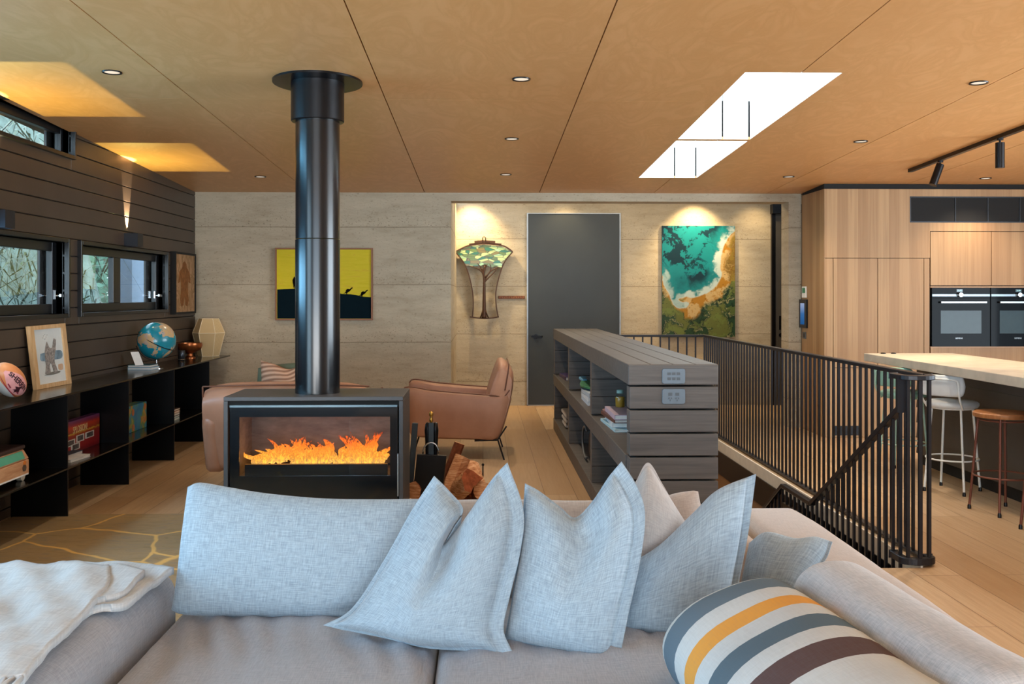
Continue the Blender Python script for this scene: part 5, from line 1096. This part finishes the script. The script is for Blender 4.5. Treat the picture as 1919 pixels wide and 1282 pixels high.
# ------------------------------------------------------------------ sofa
SZ = .43
def wrinkle(p):
    if p.z > SZ - .02:
        e = max(0, 1 - abs(p.y - 2.95) / .42); w = math.sin((p.x + .25 * (p.y - 3)) * 62 + 3 * noise.noise(Vector((p.x * 4, p.y * 2, 1)))) * .013 * e * (.4 + .6 * (noise.noise(Vector((p.x * 3, 5, 2))) + .5))
        p = p + Vector((0, 0, w + .010 * noise.noise(Vector((p.x * 5, p.y * 4, 2)))))
    return p
sf = thing('sofa', 'large grey linen corner sofa in the foreground', 'sofa', (.2, 3.0, 0))
def sc_(x0, x1, y0, y1, z0, z1, nm, r=.05, crown=.02, n=26, fn=wrinkle, mat='linen_sofa'):
    return boxuv(MB().soft(x0, x1, y0, y1, z0, z1, r, n, crown, fn).build(nm, M[mat], sf, True, weld=True))
sc_(-.972, -.135, 1.2, 3.45, .20, SZ - .015, 'seat_cushion', .05, .02, 60)
sc_(-.130, .98, 1.2, 3.45, .20, SZ - .015, 'seat_cushion', .05, .02, 50)
sc_(-2.6, -.985, 1.3, 3.30, .08, .545, 'arm', .09, .01, 30, lambda p: p + Vector((0, 0, .012 * noise.noise(p * 3))))
sc_(-.98, 1.00, 3.46, 4.10, .06, .55, 'back', .07, .01, 24, lambda p: p + Vector((0, 0, .012 * noise.noise(p * 3))), 'linen_beige')
sc_(1.005, 1.31, 1.2, 4.10, .06, .55, 'arm', .06, .01, 24, lambda p: p + Vector((0, 0, .012 * noise.noise(p * 3))), 'linen_beige')
sc_(-.97, .99, 1.25, 3.45, .06, .20, 'plinth', .02, 0, 10, None)

def seam(P0, n): return cr([(a, b_, 0) for a, b_ in P0], n)
def pillow(name, lab, bottom, right, top, left, O, lean, mat, T=.16, fl=(0, 0, 0, 0), n=70, yaw=0, chop=None, group=None, pw=.5, back_mat=None, wr=.006):
    """cushion on a leaning plane through O: outline in four sides, thickness on both faces"""
    u_ = Vector((math.cos(R(yaw)), math.sin(R(yaw)), 0)); nrm = u_.cross(Vector((0, 0, 1))); nrm = (nrm * math.cos(R(lean)) + Vector((0, 0, 1)) * math.sin(R(lean))).normalized(); up = nrm.cross(u_).normalized()
    if up.z < 0: up = -up
    O = Vector(O); S = lambda pts: [onPlane(p.x, p.y, O, nrm) for p in seam(pts, n)]
    B, Rr, Tt, Ll = S(bottom), S(right), S(top), S(left)
    root = thing(name, lab, 'cushion', tuple((B[0] + B[-1]) / 2), group)
    fr, bk_ = [], []; seed = len(lab) * 1.7
    W_ = (B[-1] - B[0]).length; Hh = (Ll[-1] - Ll[0]).length
    for j in range(n + 1):
        v = j / n; r1, r2 = [], []
        for i in range(n + 1):
            u = i / n
            p = B[i] * (1 - v) + Tt[i] * v + Ll[j] * (1 - u) + Rr[j] * u - (B[0] * (1 - u) * (1 - v) + B[n] * u * (1 - v) + Tt[0] * (1 - u) * v + Tt[n] * u * v)
            U = max(0, min(1, (u - fl[0]) / (1 - fl[0] - fl[2]))); V = max(0, min(1, (v - fl[1]) / (1 - fl[1] - fl[3])))
            t = T * (4 * U * (1 - U)) ** pw * (4 * V * (1 - V)) ** pw
            if chop:
                cu, wd, dp = chop; t *= 1 - dp * math.exp(-((U - cu) / wd) ** 2) * max(0, min(1, (V - .35) / .5))
            q_ = Vector((u * W_ * 5, v * Hh * 5, seed)); t += wr * noise.fractal(q_, .8, 2, 3) * min(1, t / .03)
            t = max(t, 0) + .004
            if max(fl) > .03 and T > .17:
                t -= .0035 * sum(math.exp(-((a_ - b__) / .010) ** 2) for a_, b__ in ((u, fl[0]), (1 - u, fl[2])) if b__ > .03)
            r1.append(p + nrm * t * .62); r2.append(p - nrm * t * .38)
        fr.append(r1); bk_.append(r2)
    q = MB().grid(fr); q.grid([r[::-1] for r in bk_]); m_ = (n + 1) * (n + 1)
    idx = [(0, i) for i in range(n)] + [(j, n) for j in range(n)] + [(n, i) for i in range(n, 0, -1)] + [(j, 0) for j in range(n, 0, -1)]
    f_ = lambda j, i: j * (n + 1) + i; b__ = lambda j, i: m_ + j * (n + 1) + (n - i)
    for k in range(len(idx)):
        a_, c_ = idx[k], idx[(k + 1) % len(idx)]; q.f.append((f_(*a_), b__(*a_), b__(*c_), f_(*c_)))
    o = q.build('cover', M[mat], root, True); uv = o.data.uv_layers.new(name='UVMap')
    for p in o.data.polygons:
        for li in p.loop_indices:
            vi = o.data.loops[li].vertex_index; s_ = vi % m_; jj, ii = divmod(s_, n + 1)
            if vi >= m_: ii = n - ii
            uv.data[li].uv = (ii / n * W_, jj / n * Hh)
    return root
G = 'grey linen cushions along the sofa back'
pillow('back_cushion', 'long rectangular pale blue-grey back cushion, at the left in front of the wood heater', [(321, 1143), (345, 1152), (430, 1155), (560, 1157), (745, 1158)], [(745, 1158), (775, 1050), (790, 935)], [(352, 913), (375, 904), (430, 911), (500, 920), (600, 926), (700, 925), (790, 921)], [(321, 1143), (330, 1090), (342, 990), (352, 913)], (-.6, 3.12, SZ), 20, 'linen_blue', .17, group=G, pw=.42)
pillow('back_cushion', 'back cushion behind the square cushions, only its top edge showing', [(760, 1130), (1180, 1130)], [(1180, 1130), (1180, 960)], [(760, 942), (850, 937), (960, 936), (1060, 938), (1150, 940), (1180, 960)], [(760, 1130), (760, 942)], (.1, 3.36, SZ), 12, 'linen_grey', .16, group=G)
pillow('square_cushion', 'flanged square cushion with a chopped top, largest, against the long back cushion', [(606, 1172), (640, 1180), (720, 1196), (800, 1215), (900, 1221), (963, 1226)], [(963, 1226), (944, 1180), (955, 1120), (976, 1030), (981, 955), (951, 867)], [(814, 892), (840, 918), (868, 954), (852, 985), (833, 1018), (858, 990), (890, 945), (925, 895), (951, 867)], [(606, 1172), (660, 1140), (720, 1050), (770, 960), (814, 892)], (-.1, 2.82, SZ), 22, 'linen_blue', .21, (.035, .02, .075, .02), yaw=-13, chop=(.5, .16, .55), group=G, pw=.40)
pillow('square_cushion', 'flanged square cushion with a chopped top, second from the left of the square ones', [(945, 1200), (1000, 1214), (1060, 1228), (1100, 1238), (1158, 1252)], [(1158, 1252), (1178, 1150), (1200, 1050), (1209, 965), (1194, 912), (1165, 865)], [(984, 906), (1010, 920), (1050, 950), (1078, 970), (1110, 940), (1140, 895), (1165, 865)], [(945, 1200), (960, 1120), (976, 1010), (984, 906)], (.2, 2.83, SZ), 20, 'linen_blue', .20, (.02, .02, .10, .02), yaw=-14, chop=(.55, .18, .5), group=G, pw=.40)
pillow('square_cushion', 'grey-beige cushion with one raised corner, between the two tall flanged square cushions', [(1130, 1140), (1230, 1150), (1330, 1140)], [(1330, 1140), (1320, 1040), (1275, 975)], [(1190, 905), (1214, 867), (1240, 905), (1262, 945), (1275, 975)], [(1130, 1140), (1160, 1000), (1190, 905)], (.62, 3.10, SZ), 18, 'linen_grey', .14, (.03, .02, .03, .03), group=G)
pillow('square_cushion', 'small grey-beige cushion at the back, only a top corner showing beside the raised one', [(1200, 1100), (1330, 1100)], [(1330, 1100), (1322, 1000), (1308, 921)], [(1225, 940), (1260, 926), (1295, 920), (1308, 921)], [(1200, 1100), (1215, 1000), (1225, 940)], (.75, 3.34, SZ), 15, 'linen_beige', .13, group=G)
pillow('square_cushion', 'flanged square cushion whose pointed corner leans right, below the dark bookcase', [(1162, 1188), (1220, 1196), (1290, 1208), (1372, 1206)], [(1372, 1206), (1382, 1110), (1402, 1000), (1417, 888)], [(1192, 1050), (1240, 1018), (1300, 960), (1345, 918), (1417, 888)], [(1162, 1188), (1172, 1120), (1192, 1050)], (.62, 2.95, SZ), 20, 'linen_blue', .19, (.0, .02, .06, .0), yaw=-8, group=G, pw=.42)
pillow('small_cushion', 'small pale blue cushion by the back right corner of the sofa', [(1385, 1112), (1430, 1130), (1484, 1132)], [(1484, 1132), (1520, 1085), (1548, 1048), (1560, 1016)], [(1404, 1018), (1438, 1000), (1490, 1012), (1530, 1008), (1560, 1016)], [(1385, 1112), (1394, 1070), (1404, 1018)], (.88, 2.95, SZ), 42, 'linen_blue', .13, (.0, .0, .03, .0), yaw=-25, group=G, pw=.55)

def bolster(name, lab, a, b_, w, h, mat, stripes=None, n=60, end=.12, tilt=0, sq=1.0):
    """puffed cushion lying along a->b (both at its mid height)"""
    a, b_ = Vector(a), Vector(b_); d = (b_ - a); L = d.length; d.normalize(); sd = d.cross(Vector((0, 0, 1))).normalized(); up = sd.cross(d).normalized()
    sd, up = sd * math.cos(R(tilt)) + up * math.sin(R(tilt)), up * math.cos(R(tilt)) - sd * math.sin(R(tilt))
    root = thing(name, lab, 'cushion', tuple((a + b_) / 2 - Vector((0, 0, h / 2)))); rows = []; m_ = 40
    for i in range(n + 1):
        s_ = i / n * L; e = min(s_, L - s_) / end; k = math.sqrt(max(0, 1 - (1 - min(1, e)) ** 2)); kw = .74 + .26 * k; kh = .10 + .90 * k ** .8
        rw = []
        for j in range(m_):
            t = 2 * PI * j / m_; cx, cy = math.copysign(abs(math.cos(t)) ** (.85 * sq), math.cos(t)), math.copysign(abs(math.sin(t)) ** (.85 * sq), math.sin(t))
            p = a + d * s_ + sd * cx * w / 2 * kw + up * cy * h / 2 * kh; p += up * .010 * noise.noise(p * 5) * k; rw.append(p)
        rows.append(rw)
    q = MB().grid(rows, closed=True); q.f.append(tuple(reversed(range(m_)))); q.f.append(tuple(n * m_ + j for j in range(m_)))
    o = q.build('cover', M[mat] if isinstance(mat, str) else mat, root, True); uv = o.data.uv_layers.new(name='UVMap')
    for p in o.data.polygons:
        for li in p.loop_indices:
            i, j = divmod(o.data.loops[li].vertex_index, m_); uv.data[li].uv = (i / n * L, abs(j - m_ / 2) / m_ * 2 * w)
    return root
sb = N('striped_linen'); u = sb.coord((1, 1, 1), 'UV'); su = sb.add('ShaderNodeSeparateXYZ'); sb.link(u, su.inputs[0])
LS = .74; f_ = sb.math('DIVIDE', su.outputs[0], LS); K = [('C4CFD3', 0), ('64798A', .11), ('C4CFD5', .24), ('D9A04E', .335), ('C4CFD5', .42), ('5A7080', .52), ('C4CFD5', .63), ('5B4B4C', .72), ('C4CFD5', .84)]
cc = sb.ramp(f_, [(p, lin(h)) for h, p in K], 'CONSTANT'); a_ = sb.add('ShaderNodeMapping'); a_.inputs['Scale'].default_value = (260, 22, 1); sb.link(u, a_.inputs[0]); d_ = sb.add('ShaderNodeMapping'); d_.inputs['Scale'].default_value = (22, 260, 1); sb.link(u, d_.inputs[0])
wv = sb.math('ADD', sb.math('MULTIPLY', sb.noise(a_.outputs[0], 1, 3), .5), sb.math('MULTIPLY', sb.noise(d_.outputs[0], 1, 3), .5)); cc = sb.mix(sb.ramp(wv, [(.35, (.35, .35, .35)), (.6, (0, 0, 0))]), cc, sb.mix(.35, cc, lin('6F7A80'))); sb.base(cc); sb.bump(wv, .2, .003); sb.set(.95, 0, .1)
a = Vector((.63, 2.60, .555)); b_ = a + Vector((.13, -.99, 0)).normalized() * .95
bolster('striped_cushion', 'striped cushion in cream, blue and mustard in the right foreground', a, b_, .39, .25, sb.m, end=.11, tilt=-22)
a = onZ(1548, 1112, .625); b_ = onZ(1960, 1390, .625)
bolster('rolled_cushion', 'long pale rounded cushion lying along the right sofa arm', a, b_, .22, .20, 'linen_pale', end=.07)

# striped pink cushion on the far armchair and its green companion
pk_ = N('ribbed_pink'); wv = pk_.add('ShaderNodeTexWave'); wv.inputs['Scale'].default_value = 9; wv.inputs['Distortion'].default_value = 1.2; wv.bands_direction = 'Y'; mp = pk_.add('ShaderNodeMapping'); mp.inputs['Rotation'].default_value = (0, 0, R(-18)); pk_.link(pk_.coord((1, 1, 1), 'UV'), mp.inputs[0]); pk_.link(mp.outputs[0], wv.inputs[0]); pk_.base(pk_.mix(wv.outputs['Fac'], lin('8E6650'), lin('CFA588'))); pk_.bump(wv.outputs['Fac'], .4, .01); M['ribbed'] = pk_.set(.9, 0, .1); M['green_fabric'] = P_('green_fabric', '5E6650', .9)
pillow('scatter_cushion', 'ribbed pinkish-tan cushion on the armchair behind the flue', [(492, 745), (560, 755), (640, 750)], [(640, 750), (634, 700), (622, 664)], [(489, 676), (515, 683), (542, 692), (565, 682), (600, 660), (622, 664)], [(492, 745), (490, 710), (489, 676)], (-1.5, 7.34, .44), 14, 'ribbed', .16, chop=(.45, .18, .4), n=30)
pillow('scatter_cushion', 'dull green cushion edge showing behind the ribbed cushion', [(480, 745), (620, 750)], [(620, 750), (615, 676)], [(484, 690), (530, 682), (615, 676)], [(480, 745), (484, 690)], (-1.5, 7.50, .44), 14, 'green_fabric', .14, n=24)

# throw over the left arm
TZ = .565
def throw_patch(back, right, front, left, z, amp, n=46):
    S = lambda pts: [onZ(p.x, p.y, z) for p in seam(pts, n)]
    B, Rr, Tt, Ll = S(front), S(right), S(back), S(left); rows = []
    for j in range(n + 1):
        v = j / n; rw = []
        for i in range(n + 1):
            u_ = i / n; p = B[i] * (1 - v) + Tt[i] * v + Ll[j] * (1 - u_) + Rr[j] * u_ - (B[0] * (1 - u_) * (1 - v) + B[n] * u_ * (1 - v) + Tt[0] * (1 - u_) * v + Tt[n] * u_ * v)
            p.z += amp * noise.fractal(Vector((p.x * 5, p.y * 5, z)), .8, 2, 4) + .004 * math.sin(p.x * 40 + p.y * 25); rw.append(p)
        rows.append(rw)
    lo = [[p - Vector((0, 0, .022)) for p in r] for r in rows]
    q = MB().grid(rows); q.grid([r[::-1] for r in lo]); m_ = (n + 1) ** 2; idx = [(0, i) for i in range(n)] + [(j, n) for j in range(n)] + [(n, i) for i in range(n, 0, -1)] + [(j, 0) for j in range(n, 0, -1)]
    for k in range(len(idx)):
        a_, c_ = idx[k], idx[(k + 1) % len(idx)]; q.f.append((a_[0] * (n + 1) + a_[1], m_ + a_[0] * (n + 1) + n - a_[1], m_ + c_[0] * (n + 1) + n - c_[1], c_[0] * (n + 1) + c_[1]))
    return q
th = thing('throw_blanket', 'pale woolly throw blanket folded over the left sofa arm', 'blanket', tuple(onZ(100, 1150, TZ)))
boxuv(throw_patch([(-160, 1057), (-40, 1058), (100, 1056), (205, 1058)], [(45, 1262), (75, 1225), (140, 1160), (178, 1125), (205, 1090), (205, 1058)], [(-260, 1290), (-100, 1276), (45, 1262)], [(-260, 1290), (-160, 1057)], TZ + .028, .014).build('blanket', M['wool'], th, True))
boxuv(throw_patch([(150, 1057), (240, 1055), (290, 1058), (326, 1064)], [(190, 1136), (230, 1130), (262, 1110), (290, 1085), (326, 1064)], [(110, 1170), (150, 1150), (190, 1136)], [(110, 1170), (150, 1057)], TZ + .006, .010, 30).build('folded_layer', M['wool'], th, True))
boxuv(throw_patch([(170, 1060), (220, 1058), (272, 1064)], [(188, 1120), (225, 1108), (250, 1090), (272, 1064)], [(140, 1150), (160, 1135), (188, 1120)], [(140, 1150), (170, 1060)], TZ + .024, .006, 24).build('folded_layer', M['wool'], th, True))
mm = MB()
for k in range(16):
    px = -200 + 16 * k; q = onZ(px, 1284 - .055 * (px + 200), TZ + .02); d = Vector((.02 * math.sin(k * 2.1), -.075, 0)); mm.tube([q, q + d * .5 + Vector((0, 0, -.004)), q + d + Vector((.01 * math.cos(k), 0, -.012))], [.006, .007, .005], 7)
mm.build('fringe', M['wool'], th, True)
